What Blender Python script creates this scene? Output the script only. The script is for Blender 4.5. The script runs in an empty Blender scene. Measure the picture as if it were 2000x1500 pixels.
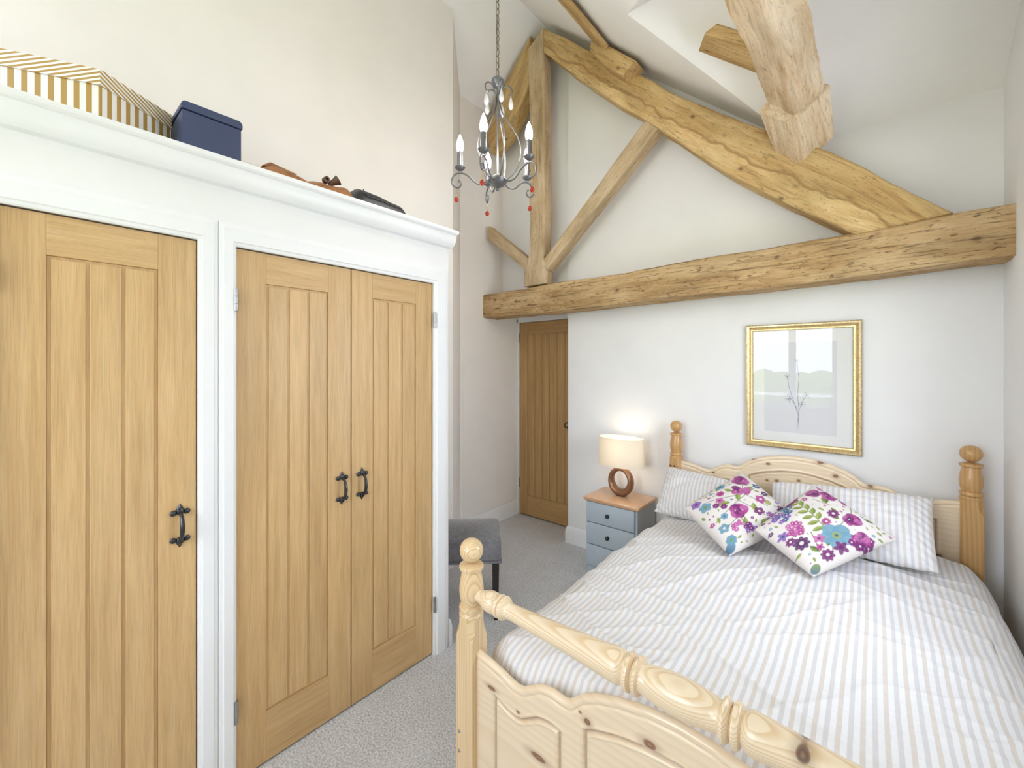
import bpy, bmesh, math, random
import numpy as np
from mathutils import Vector, Matrix, noise
random.seed(7)
R = math.radians
SC = bpy.context.scene
COL = SC.collection

# ------------------------------------------------------------------ camera, world, exposure
F_, H_ = 824.0, 1.549                      # focal length in pixels, eye height
CA, SA = .759, .651                        # heading of the camera
cam = bpy.data.cameras.new('camera'); cam_ob = bpy.data.objects.new('camera', cam); COL.objects.link(cam_ob)
cam_ob.location = (0, 0, H_); cam_ob.rotation_euler = (R(90), 0, math.atan2(SA, CA))
cam.sensor_width = 36; cam.lens = F_/2000*36; cam.shift_y = -.0185; cam.clip_start = .05
SC.camera = cam_ob
SC.view_settings.view_transform = 'Standard'; SC.view_settings.look = 'None'
SC.view_settings.gamma = 1; SC.view_settings.use_curve_mapping = False
SC.view_settings.exposure = 0.60
SC.cycles.use_denoising = True
SC.cycles.max_bounces = 10; SC.cycles.diffuse_bounces = 7; SC.cycles.glossy_bounces = 4
SC.cycles.transparent_max_bounces = 12; SC.cycles.sample_clamp_indirect = 6
SC.cycles.caustics_reflective = False; SC.cycles.caustics_refractive = False

w = bpy.data.worlds.new('sky'); SC.world = w; w.use_nodes = True
bg = w.node_tree.nodes['Background']; bg.inputs[0].default_value = (.81, .885, 1.0, 1); bg.inputs[1].default_value = 7.0

def lamp(name, kind, loc, energy, color=(1,1,1), rot=(0,0,0), size=None, size_y=None, soft=None, portal=False):
    l = bpy.data.lights.new(name, kind); o = bpy.data.objects.new(name, l); COL.objects.link(o)
    l.energy = energy; l.color = color; o.location = loc; o.rotation_euler = rot
    if kind == 'AREA':
        l.shape = 'RECTANGLE'; l.size = size; l.size_y = size_y or size
        l.cycles.is_portal = portal
    if soft is not None: l.shadow_soft_size = soft
    return o
# daylight portals in the window openings (behind the camera, and the added gable and dormer ones)
WB = (-1.66, -.40, .90, 2.45)      # window in the wall behind the camera: x0 x1 z0 z1
WR = (1.45, 2.35, 1.05, 2.38)      # unseen dormer window added to the right wall for daylight: y0 y1 z0 z1
YB = -1.25
WG = (-2.35, -1.15, 2.70, 3.50)    # unseen gable window added high in the same wall to light truss and ceiling
lamp('back_window_portal', 'AREA', ((WB[0]+WB[1])/2, YB-.14, (WB[2]+WB[3])/2), 1, rot=(R(90),0,0), size=WB[1]-WB[0], size_y=WB[3]-WB[2], portal=True)
lamp('added_gable_window_portal', 'AREA', ((WG[0]+WG[1])/2, YB-.14, (WG[2]+WG[3])/2), 1, rot=(R(90),0,0), size=WG[1]-WG[0], size_y=WG[3]-WG[2], portal=True)
lamp('added_dormer_window_portal', 'AREA', (.62, (WR[0]+WR[1])/2, (WR[2]+WR[3])/2), 1, rot=(R(90),0,R(90)), size=WR[1]-WR[0], size_y=WR[3]-WR[2], portal=True)

# ------------------------------------------------------------------ pixel -> true plane helpers (survey of the photograph)
def ray(x, y):
    a = (x-1000)/F_; b = (713-y)/F_
    return (-SA+CA*a, CA+SA*a, b)
def atX(x, y, X): d = ray(x, y); t = X/d[0]; return Vector((X, d[1]*t, H_+d[2]*t))
def atY(x, y, Y): d = ray(x, y); t = Y/d[1]; return Vector((d[0]*t, Y, H_+d[2]*t))

# ------------------------------------------------------------------ materials
def s2l(c):
    return tuple(((v/255)/12.92 if v/255 <= .04045 else ((v/255+.055)/1.055)**2.4) for v in c)
class NT:
    def __init__(s, name):
        s.m = bpy.data.materials.new(name); s.m.use_nodes = True; s.t = s.m.node_tree
        s.b = s.t.nodes['Principled BSDF']; s.out = s.t.nodes['Material Output']
    def n(s, typ, **kw):
        nd = s.t.nodes.new(typ)
        for k, v in kw.items():
            if k == 'ins':
                for kk, vv in v.items():
                    if isinstance(vv, tuple) and len(vv) == 2 and hasattr(vv[0], 'outputs'): s.t.links.new(vv[0].outputs[vv[1]], nd.inputs[kk])
                    else: nd.inputs[kk].default_value = vv
            else: setattr(nd, k, v)
        return nd
    def l(s, a, ao, b, bi): s.t.links.new(a.outputs[ao], b.inputs[bi])
    def ramp(s, src, out, stops, interp='LINEAR'):
        r = s.n('ShaderNodeValToRGB'); s.l(src, out, r, 0); cr = r.color_ramp; cr.interpolation = interp
        while len(cr.elements) < len(stops): cr.elements.new(.5)
        for e, (p, c) in zip(cr.elements, stops):
            e.position = p; e.color = (c[0], c[1], c[2], 1) if isinstance(c, tuple) else (c, c, c, 1)
        return r
    def mix(s, fac, a, b, mode='MIX'):
        m = s.n('ShaderNodeMix', data_type='RGBA', blend_type=mode)
        for idx, v in ((0, fac), (6, a), (7, b)):
            if isinstance(v, tuple) and len(v) == 2 and hasattr(v[0], 'outputs'): s.t.links.new(v[0].outputs[v[1]], m.inputs[idx])
            elif isinstance(v, tuple): m.inputs[idx].default_value = (v[0], v[1], v[2], 1)
            else: m.inputs[idx].default_value = v
        return m
    def coord(s, scale=(1,1,1), attr='grain', loc=(0,0,0)):
        if attr: a = s.n('ShaderNodeAttribute', attribute_name=attr); o = 'Vector'
        else: a = s.n('ShaderNodeTexCoord'); o = 'Object'
        mp = s.n('ShaderNodeMapping'); s.l(a, o, mp, 0); mp.inputs['Scale'].default_value = scale; mp.inputs['Location'].default_value = loc
        return mp
    def noise(s, vec, scale, detail=4, rough=.5, dist=0):
        n = s.n('ShaderNodeTexNoise'); s.l(vec, 0, n, 'Vector'); n.inputs['Scale'].default_value = scale
        n.inputs['Detail'].default_value = detail; n.inputs['Roughness'].default_value = rough; n.inputs['Distortion'].default_value = dist
        return n
    def bump(s, src, out, strength, dist=.002):
        b = s.n('ShaderNodeBump'); s.l(src, out, b, 'Height'); b.inputs['Strength'].default_value = strength; b.inputs['Distance'].default_value = dist
        s.l(b, 0, s.b, 'Normal'); return b
    def base(s, nd, out=0): s.l(nd, out, s.b, 'Base Color')
    def set(s, **kw):
        for k, v in kw.items():
            s.b.inputs[k.replace('_', ' ')].default_value = v
def plain(name, col, rough=.6, metal=0, bump=0, bscale=200, spec=.5, **kw):
    t = NT(name); t.b.inputs['Base Color'].default_value = (*col, 1); t.set(Roughness=rough, Metallic=metal)
    t.b.inputs['Specular IOR Level'].default_value = spec
    c = t.coord(attr=None); n = t.noise(c, 3.0, 3)
    r = t.ramp(n, 0, [(.3, tuple(v*.975 for v in col)), (.7, tuple(min(1, v*1.02) for v in col))]); t.base(r)
    if bump:
        n2 = t.noise(c, bscale, 3); t.bump(n2, 0, bump, .001)
    return t.m

WALL = plain('cream_wall_paint', (.87, .835, .795), .85, bump=.12, bscale=60, spec=.2)
WALLC = plain('white_wall_paint', (.85, .85, .85), .85, bump=.12, bscale=60, spec=.2)
CEIL = plain('white_ceiling_paint', (.90, .90, .89), .9, bump=.08, bscale=40, spec=.2)
GLOSSW = plain('white_gloss_paint', (.86, .87, .88), .38, spec=.4)
IRON = plain('black_iron', (.012, .014, .018), .32, spec=.7)
STEEL = plain('brushed_steel', (.42, .42, .43), .35, metal=1)
PEWTER = plain('pewter_metal', (.17, .175, .185), .36, metal=.7)
BRONZE = plain('bronze_ceramic', (.30, .155, .085), .3, metal=.55)
NAVY = plain('navy_card', (.045, .062, .135), .5, bump=.1, bscale=300)
BLUEGREY = plain('blue_grey_paint', (.45, .52, .58), .45, spec=.4)
DARKW = plain('dark_stained_wood', (.02, .016, .015), .4)
BLACKN = plain('black_leather', (.022, .023, .027), .42, bump=.3, bscale=120)
MAT_WHITE = plain('white_mount_card', (.82, .82, .80), .8)
LAV = plain('pale_lilac_paper', (.71, .71, .74), .8)
INK = plain('violet_grey_ink', (.22, .21, .32), .8)

def oak(name, c0, c1, c2):
    t = NT(name); v = t.coord((1.2, 26, 26)); n = t.noise(v, 1.6, 5, .55, .3)
    v2 = t.coord((6, 240, 240)); n2 = t.noise(v2, 1.5, 3, .6)
    v3 = t.coord((.8, 3.5, 3.5)); n3 = t.noise(v3, 1.2, 2)
    r = t.ramp(n, 0, [(.28, c0), (.5, c1), (.72, c2)])
    f = t.ramp(n2, 0, [(.35, .84), (.6, 1.0)])
    m = t.mix(1.0, (r, 0), (f, 0), 'MULTIPLY')
    g = t.ramp(n3, 0, [(.3, .9), (.7, 1.06)]); m2 = t.mix(1.0, (m, 2), (g, 0), 'MULTIPLY')
    t.base(m2, 2); t.set(Roughness=.42); t.bump(n2, 0, .12, .0006); return t.m
OAK = oak('honey_oak_veneer', (.59, .37, .16), (.655, .43, .20), (.71, .49, .245))
OAKD = oak('bedroom_door_oak', (.47, .28, .105), (.54, .33, .13), (.60, .38, .165))  # same oak, darkened: the dimmer light at the far door is in the colour

def pine(name, light, mid, dark, knots=.042, kscale=5.0, ring=38, rough=.28, loc=(0, .05, .02), warp=.055, spots=()):
    t = NT(name)
    v = t.coord((.35, 1, 1)); nz = t.noise(v, 4, 2)
    vw = t.coord((.16, 1, 1), loc=loc)
    nd = t.noise(t.coord((.5, 2.2, 2.2)), 1.6, 2, .5)
    sub_ = t.n('ShaderNodeVectorMath', operation='MULTIPLY'); t.l(nd, 'Color', sub_, 0); sub_.inputs[1].default_value = (.0, warp, warp)
    ad_ = t.n('ShaderNodeVectorMath', operation='ADD'); t.l(vw, 0, ad_, 0); t.l(sub_, 0, ad_, 1)
    wv = t.n('ShaderNodeTexWave', wave_type='RINGS', rings_direction='X', wave_profile='SAW')
    t.l(ad_, 0, wv, 'Vector'); wv.inputs['Scale'].default_value = ring; wv.inputs['Distortion'].default_value = .7
    wv.inputs['Detail'].default_value = 2; wv.inputs['Detail Scale'].default_value = 1.2
    r = t.ramp(wv, 'Color', [(0, light), (.35, light), (.82, mid), (.9, mid), (1, light)])
    g = t.ramp(nz, 0, [(.3, .95), (.7, 1.03)]); m = t.mix(1.0, (r, 0), (g, 0), 'MULTIPLY')
    vk = t.coord((.8, .12, 1)); vo = t.n('ShaderNodeTexVoronoi'); t.l(vk, 0, vo, 'Vector'); vo.inputs['Scale'].default_value = kscale; vo.inputs['Randomness'].default_value = 1
    k = t.ramp(vo, 'Distance', [(0, 1.0), (knots, .9), (knots*1.5, .28), (knots*2.6, 0.0)])
    m2 = t.mix((k, 0), (m, 2), dark)
    for (gx, gz, rad, st) in spots:
        cc = t.coord((1/st, 0, 1), loc=(-gx/st, 0, -gz)); ln = t.n('ShaderNodeVectorMath', operation='LENGTH'); t.l(cc, 0, ln, 0)
        dv = t.n('ShaderNodeMath', operation='DIVIDE'); t.l(ln, 'Value', dv, 0); dv.inputs[1].default_value = rad*3
        kr = t.ramp(dv, 0, [(0, .75), (.2, .95), (.33, .85), (.42, .35), (.75, .12), (1, 0.0)]); mm = t.mix((kr, 0), (m2, 2), dark); m2 = mm
    ga = t.n('ShaderNodeAttribute', attribute_name='col'); m2 = t.mix((ga, 'Fac'), (m2, 2), (.36, .24, .17))  # dark brown along the routed grooves stands for their shade
    t.base(m2, 2); t.set(Roughness=rough, Coat_Weight=.25); t.b.inputs['Coat Roughness'].default_value = .15; return t.m
def _fb(x, y): p = atY(x, y, 1.007); return p.x+.35+2-.302*3, p.z-.35
def _hb(x, y): p = atY(x, y, 3.0); return p.x+.35+2, p.z-.35
SP = [(*_fb(x, y), r, st) for x, y, r, st in ((1147, 1410, .0075, 1.2), (1133, 1391, .003, 1.3), (1051, 1479, .008, 3.0), (960, 1344, .006, 2.6), (1012, 1391, .0035, 1.5), (1269, 1454, .008, 1.8))]
SP += [(*_hb(x, y), r, st) for x, y, r, st in ((1500, 906, .006, 1.5), (1517, 939, .006, 1.3), (1498, 938, .005, 1.3), (1560, 939, .006, 1.2), (1602, 904, .007, 1.8), (1632, 930, .008, 1.3), (1700, 950, .007, 1.4), (1393, 923, .005, 1.4), (1468, 896, .006, 2), (1834, 1085, .007, 1.3))]
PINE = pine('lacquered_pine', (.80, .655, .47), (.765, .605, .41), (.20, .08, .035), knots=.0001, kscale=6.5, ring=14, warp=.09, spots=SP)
PINE_T = pine('turned_pine', (.76, .58, .35), (.64, .43, .215), (.15, .055, .02), knots=.03, kscale=2.2, ring=62, loc=(0, 0, 0), warp=.02)
PINE_R = pine('turned_rail_pine', (.81, .67, .48), (.70, .52, .31), (.10, .04, .025), knots=.0001, kscale=2.2, ring=66, loc=(0, 0, 0), warp=.02, spots=[(.245+3.1, .048+.026, .0095, 1.1)])
PINE_O = pine('orange_aged_pine', (.60, .36, .15), (.52, .29, .10), (.16, .06, .02), ring=20)
PINE_TOP = pine('pink_toned_pine_top', (.72, .45, .27), (.66, .38, .21), (.3, .12, .05), knots=.02, kscale=3)

def timber(name, a, b, c, crack=.5, sap=False):
    t = NT(name); v = t.coord((1.4, 9, 9)); n = t.noise(v, 1.5, 7, .68, .9)
    r = t.ramp(n, 0, [(.30, c), (.44, a), (.62, b)])
    v1 = t.coord((1.6, 4, 4)); n1 = t.noise(v1, 1.6, 5, .6); g = t.ramp(n1, 0, [(.36, (.80, .78, .74)), (.5, (.98, .97, .95)), (.64, (1.10, 1.10, 1.12))])
    m = t.mix(1.0, (r, 0), (g, 0), 'MULTIPLY')
    v2 = t.coord((3.0, 60, 60)); n2 = t.noise(v2, 1.2, 5, .65, .5)
    k = t.ramp(n2, 0, [(.34, crack), (.46, 0.0)]); m2 = t.mix((k, 0), (m, 2), tuple(x*.40 for x in c))
    v3 = t.coord((18, 60, 60)); n3 = t.noise(v3, 1.3, 3, .7); k3 = t.ramp(n3, 0, [(.33, crack*.9), (.41, 0.0)]); m4 = t.mix((k3, 0), (m2, 2), (.13, .075, .035))
    vk = t.coord((1, 1.4, 1.4)); vo = t.n('ShaderNodeTexVoronoi'); t.l(vk, 0, vo, 'Vector'); vo.inputs['Scale'].default_value = 5.0
    kk = t.ramp(vo, 'Distance', [(0, .9), (.05, .75), (.09, .25), (.16, 0.0)]); m3 = t.mix((kk, 0), (m4, 2), (.13, .07, .035))
    if sap:
        cz = t.coord((1, 1, 1)); sp = t.n('ShaderNodeSeparateXYZ'); t.l(cz, 0, sp, 0); nn = t.noise(t.coord((1, .3, .3)), 3.2, 3, .55)
        mu = t.n('ShaderNodeMath', operation='MULTIPLY_ADD'); t.l(nn, 0, mu, 0); mu.inputs[1].default_value = .16; t.l(sp, 'Z', mu, 2)
        sb = t.ramp(mu, 0, [(.140, 0.0), (.146, 1.0), (.40, 1.0)]); ln = t.ramp(mu, 0, [(.128, 0.0), (.141, .75), (.146, .5), (.152, 0.0)])
        mA = t.mix((sb, 0), (m3, 2), (1.16, 1.20, 1.28), 'MULTIPLY'); m3 = t.mix((ln, 0), (mA, 2), (.30, .17, .06))
    t.base(m3, 2); t.set(Roughness=.8); t.b.inputs['Specular IOR Level'].default_value = .25
    ad = t.n('ShaderNodeMath', operation='ADD'); t.l(n, 0, ad, 0); t.l(n2, 0, ad, 1); ae = t.n('ShaderNodeMath', operation='ADD'); t.l(ad, 0, ae, 0); t.l(n3, 0, ae, 1); t.bump(ae, 0, .7, .007); return t.m
BEAM_Y = timber('yellow_old_oak_timber', (.54, .355, .15), (.64, .46, .22), (.40, .235, .09), .5)
BEAM_S = timber('golden_rafter_oak_with_sapwood', (.54, .355, .15), (.64, .46, .22), (.40, .235, .09), .5, sap=True)
BEAM_T = timber('weathered_tie_beam_oak', (.50, .33, .16), (.61, .445, .25), (.31, .18, .08), .9)
BEAM_G = timber('pale_greyed_oak_timber', (.56, .42, .255), (.64, .50, .33), (.44, .31, .17), .4)
BEAM_P = timber('pale_scraped_purlin_oak', (.66, .50, .32), (.78, .65, .47), (.46, .30, .16), .35)

def carpet():
    t = NT('grey_loop_carpet'); c = t.coord(attr=None); n = t.noise(c, 120, 4, .75); n2 = t.noise(c, 6, 3)
    r = t.ramp(n, 0, [(.33, (.35, .35, .365)), (.5, (.66, .66, .68)), (.66, (.90, .90, .92))])
    g = t.ramp(n2, 0, [(.3, .94), (.7, 1.03)]); m = t.mix(1., (r, 0), (g, 0), 'MULTIPLY')
    t.base(m, 2); t.set(Roughness=.95); t.b.inputs['Specular IOR Level'].default_value = .1; t.bump(n, 0, .8, .006); return t.m
CARPET = carpet()

def stripes(name, pitch):
    t = NT(name); c = t.coord((1/pitch, 0, 0)); sp = t.n('ShaderNodeSeparateXYZ'); t.l(c, 0, sp, 0)
    fr = t.n('ShaderNodeMath', operation='FRACT'); t.l(sp, 0, fr, 0)
    W = (.79, .795, .82); B = (.68, .63, .595); G = (.65, .64, .655)
    r = t.ramp(fr, 0, [(0, W), (.24, W), (.27, B), (.47, B), (.50, W), (.74, W), (.77, G), (.97, G), (1, W)])
    c2 = t.coord(attr=None); n = t.noise(c2, 900, 2); bm = t.bump(n, 0, .1, .0005)
    vv = t.coord((1, 1, 1)); n3 = t.noise(vv, 70, 2); g = t.ramp(n3, 0, [(.3, .97), (.7, 1.02)])
    m = t.mix(1., (r, 0), (g, 0), 'MULTIPLY'); t.base(m, 2); t.set(Roughness=.85); t.b.inputs['Specular IOR Level'].default_value = .15
    t.b.inputs['Sheen Weight'].default_value = .15; return t.m
STRIPE = stripes('beige_grey_striped_cotton', .047)

def attrcol(name, rough=.85):
    t = NT(name); a = t.n('ShaderNodeAttribute', attribute_name='col'); t.l(a, 'Color', t.b, 'Base Color'); t.set(Roughness=rough)
    c = t.coord(attr=None); n = t.noise(c, 700, 2); t.bump(n, 0, .15, .0006); return t.m
FLORAL = attrcol('printed_floral_linen')

def gold_stripe():
    t = NT('white_and_gold_striped_paper'); c = t.coord((1/.031, 0, 0)); sp = t.n('ShaderNodeSeparateXYZ'); t.l(c, 0, sp, 0)
    fr = t.n('ShaderNodeMath', operation='FRACT'); t.l(sp, 0, fr, 0)
    r = t.ramp(fr, 0, [(0, (.84, .82, .79)), (.5, (.84, .82, .79)), (.52, (.44, .27, .065)), (.98, (.44, .27, .065)), (1, (.84, .82, .79))])
    t.base(r); t.set(Roughness=.35); return t.m
GOLDS = gold_stripe()

def gold_frame():
    t = NT('brushed_gold_frame'); c = t.coord(attr=None); n = t.noise(c, 90, 4, .7)
    r = t.ramp(n, 0, [(.3, (.55, .38, .15)), (.6, (.80, .66, .40))]); t.base(r); t.set(Roughness=.34, Metallic=.8); return t.m
GOLD = gold_frame()

def greyfab():
    t = NT('grey_velvet'); c = t.coord(attr=None); n = t.noise(c, 40, 3); r = t.ramp(n, 0, [(.3, (.13, .125, .135)), (.7, (.19, .185, .20))]); t.base(r)
    t.set(Roughness=.8); t.b.inputs['Sheen Weight'].default_value = .8; t.b.inputs['Sheen Roughness'].default_value = .35; return t.m
VELVET = greyfab()
def leather():
    t = NT('tan_leather'); c = t.coord(attr=None); n = t.noise(c, 25, 4, .6); r = t.ramp(n, 0, [(.3, (.20, .075, .025)), (.7, (.42, .19, .07))]); t.base(r)
    t.set(Roughness=.45); t.bump(n, 0, .4, .004); return t.m
LEATHER = leather()
DLEATH = plain('dark_brown_leather', (.10, .045, .022), .4, bump=.3, bscale=120)

def glass_pane(name, refl, tint=(1,1,1)):
    t = NT(name); t.t.nodes.remove(t.b)
    tr = t.n('ShaderNodeBsdfTransparent'); tr.inputs[0].default_value = (*tint, 1); gl = t.n('ShaderNodeBsdfGlossy'); gl.inputs['Roughness'].default_value = .01
    fr = t.n('ShaderNodeFresnel'); fr.inputs[0].default_value = 1.5
    ml = t.n('ShaderNodeMath', operation='MULTIPLY'); ml.inputs[1].default_value = refl; ml.use_clamp = True; t.l(fr, 0, ml, 0)
    mx = t.n('ShaderNodeMixShader'); bf = t.n('ShaderNodeNewGeometry'); iv = t.n('ShaderNodeMath', operation='SUBTRACT'); iv.inputs[0].default_value = 1; t.l(bf, 'Backfacing', iv, 1); m2 = t.n('ShaderNodeMath', operation='MULTIPLY'); t.l(ml, 0, m2, 0); t.l(iv, 0, m2, 1); t.l(m2, 0, mx, 0); t.l(tr, 0, mx, 1); t.l(gl, 0, mx, 2); t.l(mx, 0, t.out, 0); return t.m
PANE = glass_pane('window_glass', 1.0)
PICGLASS = glass_pane('picture_glass', 1.2)
def clear(name, col, rough=.02, tw=.85):
    t = NT(name); t.b.inputs['Base Color'].default_value = (*col, 1); t.set(Roughness=rough, IOR=1.5); t.b.inputs['Transmission Weight'].default_value = tw; return t.m
CRYSTAL = clear('clear_crystal', (.95, .95, .97), .05, .45); REDG = clear('red_glass', (.75, .06, .03)); AMBG = clear('amber_glass', (.9, .55, .15))
def emis(name, col, st):
    t = NT(name); t.b.inputs['Base Color'].default_value = (*col, 1); t.b.inputs['Emission Color'].default_value = (*col, 1); t.b.inputs['Emission Strength'].default_value = st; return t.m
BULB = emis('lit_candle_bulb', (1, .94, .87), 60)
def shade():
    t = NT('cream_lamp_shade_fabric'); t.t.nodes.remove(t.b)
    c = t.coord(attr=None); n = t.noise(c, 300, 2); r = t.ramp(n, 0, [(.3, (.84, .79, .70)), (.7, (.89, .85, .77))])
    d = t.n('ShaderNodeBsdfDiffuse'); tr = t.n('ShaderNodeBsdfTranslucent'); t.l(r, 0, d, 0); t.l(r, 0, tr, 0)
    mx = t.n('ShaderNodeMixShader'); mx.inputs[0].default_value = .42; t.l(d, 0, mx, 1); t.l(tr, 0, mx, 2); t.l(mx, 0, t.out, 0); return t.m
SHADE = shade()
GRASS = plain('meadow_grass', (.52, .52, .26), .95); HEDGE = plain('hedge_leaves', (.24, .34, .08), .95, bump=1, bscale=20)
FENCEW = plain('white_painted_fence', (.8, .8, .8), .6)

# ------------------------------------------------------------------ mesh builder
PERM = {'x': (0, 1, 2), 'y': (1, 0, 2), 'z': (2, 0, 1)}
class MB:
    def __init__(s): s.v = []; s.g = []; s.f = []; s.mi = []; s.c = None
    def add(s, verts, faces, grain='x', off=None, mi=0, graincoords=None):
        b = len(s.v); off = off if off is not None else (random.uniform(0, 9), random.uniform(0, 3)*.0, random.uniform(0, 9)*.0)
        for i, p in enumerate(verts):
            s.v.append(tuple(p))
            if graincoords is not None: s.g.append(tuple(graincoords[i]))
            else:
                q = PERM[grain]; s.g.append((p[q[0]]+off[0], p[q[1]]+off[1], p[q[2]]+off[2]))
        for f in faces: s.f.append(tuple(b+i for i in f)); s.mi.append(mi)
    def box(s, x0, x1, y0, y1, z0, z1, grain='x', off=None, mi=0, ch=0):
        x0, x1 = min(x0, x1), max(x0, x1); y0, y1 = min(y0, y1), max(y0, y1); z0, z1 = min(z0, z1), max(z0, z1)
        if ch <= 0:
            V = [(x0,y0,z0),(x1,y0,z0),(x1,y1,z0),(x0,y1,z0),(x0,y0,z1),(x1,y0,z1),(x1,y1,z1),(x0,y1,z1)]
            s.add(V, [(0,3,2,1),(4,5,6,7),(0,1,5,4),(1,2,6,5),(2,3,7,6),(3,0,4,7)], grain, off, mi)
        else:
            bm = bmesh.new(); bmesh.ops.create_cube(bm, size=1)
            for v in bm.verts: v.co = Vector(((x0+x1)/2+v.co.x*(x1-x0), (y0+y1)/2+v.co.y*(y1-y0), (z0+z1)/2+v.co.z*(z1-z0)))
            bmesh.ops.bevel(bm, geom=bm.edges[:], offset=ch, segments=2, profile=.5, affect='EDGES')
            s.bm(bm, grain, off, mi)
    def bm(s, bm, grain='x', off=None, mi=0):
        bm.verts.index_update(); s.add([v.co.copy() for v in bm.verts], [[v.index for v in f.verts] for f in bm.faces], grain, off, mi); bm.free()
    def lathe(s, prof, org=(0,0,0), axis='z', seg=32, mi=0, sx=1, sy=1, off=None, M=None):
        V = []; G = []; off = off or (random.uniform(0, 9), 0, 0)
        for r, t in prof:
            for k in range(seg):
                a = 2*math.pi*k/seg; p = (r*math.cos(a)*sx, r*math.sin(a)*sy, t)
                if axis == 'x': q = (t, p[0], p[1])
                elif axis == 'y': q = (p[0], t, p[1])
                else: q = p
                if M is not None: q = M @ Vector(q)
                V.append((q[0]+org[0], q[1]+org[1], q[2]+org[2])); G.append((t+off[0], p[0]+off[1], p[1]+off[2]))
        Fc = []; n = len(prof)
        for i in range(n-1):
            for k in range(seg):
                a, b = i*seg+k, i*seg+(k+1) % seg; Fc.append((a, b, b+seg, a+seg))
        if prof[0][0] > 1e-6: Fc.append(tuple(reversed(range(seg))))
        if prof[-1][0] > 1e-6: Fc.append(tuple((n-1)*seg+k for k in range(seg)))
        s.add(V, Fc, mi=mi, graincoords=G)
    def tube(s, pts, rad, seg=10, closed=False, mi=0, flat=1.0):
        pts = [Vector(p) for p in pts]; n = len(pts)
        rr = rad if isinstance(rad, (list, tuple)) else [rad]*n
        T = []
        for i in range(n):
            a = pts[i-1] if (i > 0 or closed) else pts[i]; b = pts[(i+1) % n] if (i < n-1 or closed) else pts[i]
            T.append((b-a).normalized())
        up = Vector((0,0,1)) if abs(T[0].z) < .9 else Vector((1,0,0)); nrm = T[0].cross(up).normalized()
        V = []; G = []; L = 0
        for i in range(n):
            if i: L += (pts[i]-pts[i-1]).length
            nrm = (nrm-T[i]*nrm.dot(T[i])).normalized(); bi = T[i].cross(nrm)
            for k in range(seg):
                a = 2*math.pi*k/seg; V.append(pts[i]+nrm*math.cos(a)*rr[i]*flat+bi*math.sin(a)*rr[i]); G.append((L, math.cos(a)*rr[i], math.sin(a)*rr[i]))
        Fc = []; m = n if closed else n-1
        for i in range(m):
            for k in range(seg):
                a, b = i*seg+k, i*seg+(k+1) % seg; c, d = ((i+1) % n)*seg+(k+1) % seg, ((i+1) % n)*seg+k; Fc.append((a, b, c, d))
        if not closed: Fc += [tuple(reversed(range(seg))), tuple((n-1)*seg+k for k in range(seg))]
        s.add(V, Fc, mi=mi, graincoords=G)
    def ell(s, c, r, seg=16, rings=10, mi=0, M=None):
        prof = [(math.sin(math.pi*i/rings), -math.cos(math.pi*i/rings)) for i in range(rings+1)]
        prof[0] = (1e-7, -1); prof[-1] = (1e-7, 1)
        V = []; Fc = []
        for a, t in prof:
            for k in range(seg):
                th = 2*math.pi*k/seg; p = Vector((a*math.cos(th)*r[0], a*math.sin(th)*r[1], t*r[2]))
                if M is not None: p = M @ p
                V.append(p+Vector(c))
        for i in range(rings):
            for k in range(seg):
                a, b = i*seg+k, i*seg+(k+1) % seg; Fc.append((a, b, b+seg, a+seg))
        s.add(V, Fc, mi=mi)
    def prism(s, outline, y0, y1, axis='y', grain='x', mi=0, off=None):
        # outline in the plane across the axis; axis y -> (x,z), x -> (y,z), z -> (x,y)
        n = len(outline); mk = {'y': lambda a, b, c: (a, c, b), 'x': lambda a, b, c: (c, a, b), 'z': lambda a, b, c: (a, b, c)}[axis]
        V = [mk(a, b, y0) for a, b in outline]+[mk(a, b, y1) for a, b in outline]
        Fc = [tuple(range(n)), tuple(reversed(range(n, 2*n)))]+[(i, i+n, (i+1) % n+n, (i+1) % n) for i in range(n)]
        s.add(V, Fc, grain, off, mi)
    def build(s, name, mat, parent=None, smooth=35, bevel=0, recalc=True, cols=None, solid=0):
        me = bpy.data.meshes.new(name); me.from_pydata(s.v, [], s.f)
        for m in (mat if isinstance(mat, (list, tuple)) else [mat]): me.materials.append(m)
        me.polygons.foreach_set('material_index', s.mi)
        at = me.attributes.new('grain', 'FLOAT_VECTOR', 'POINT'); at.data.foreach_set('vector', np.array(s.g, dtype=np.float32).ravel())
        if cols is not None:
            ca = me.attributes.new('col', 'FLOAT_COLOR', 'POINT'); ca.data.foreach_set('color', np.asarray(cols, dtype=np.float32).ravel())
        me.update()
        if recalc:
            b = bmesh.new(); b.from_mesh(me); bmesh.ops.recalc_face_normals(b, faces=b.faces); b.to_mesh(me); b.free()
        if smooth:
            me.polygons.foreach_set('use_smooth', [True]*len(me.polygons)); me.set_sharp_from_angle(angle=R(smooth))
        o = bpy.data.objects.new(name, me); COL.objects.link(o)
        if parent: o.parent = parent
        if bevel:
            md = o.modifiers.new('bevel', 'BEVEL'); md.width = bevel; md.segments = 2; md.limit_method = 'ANGLE'; md.angle_limit = R(40)
        if solid:
            md = o.modifiers.new('solid', 'SOLIDIFY'); md.thickness = solid; md.offset = -1
        return o
def tag(o, label, cat, group=None):
    o['label'] = label; o['category'] = cat
    if group: o['group'] = group
    return o
def thing(name, label, cat, loc, rz=0, group=None):
    o = bpy.data.objects.new(name, None); COL.objects.link(o); o.location = loc; o.rotation_euler = (0, 0, rz); o.empty_display_size = .1
    return tag(o, label, cat, group)
def struct(o, label=None):
    o['kind'] = 'structure'
    if label: o['label'] = label
    return o
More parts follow.
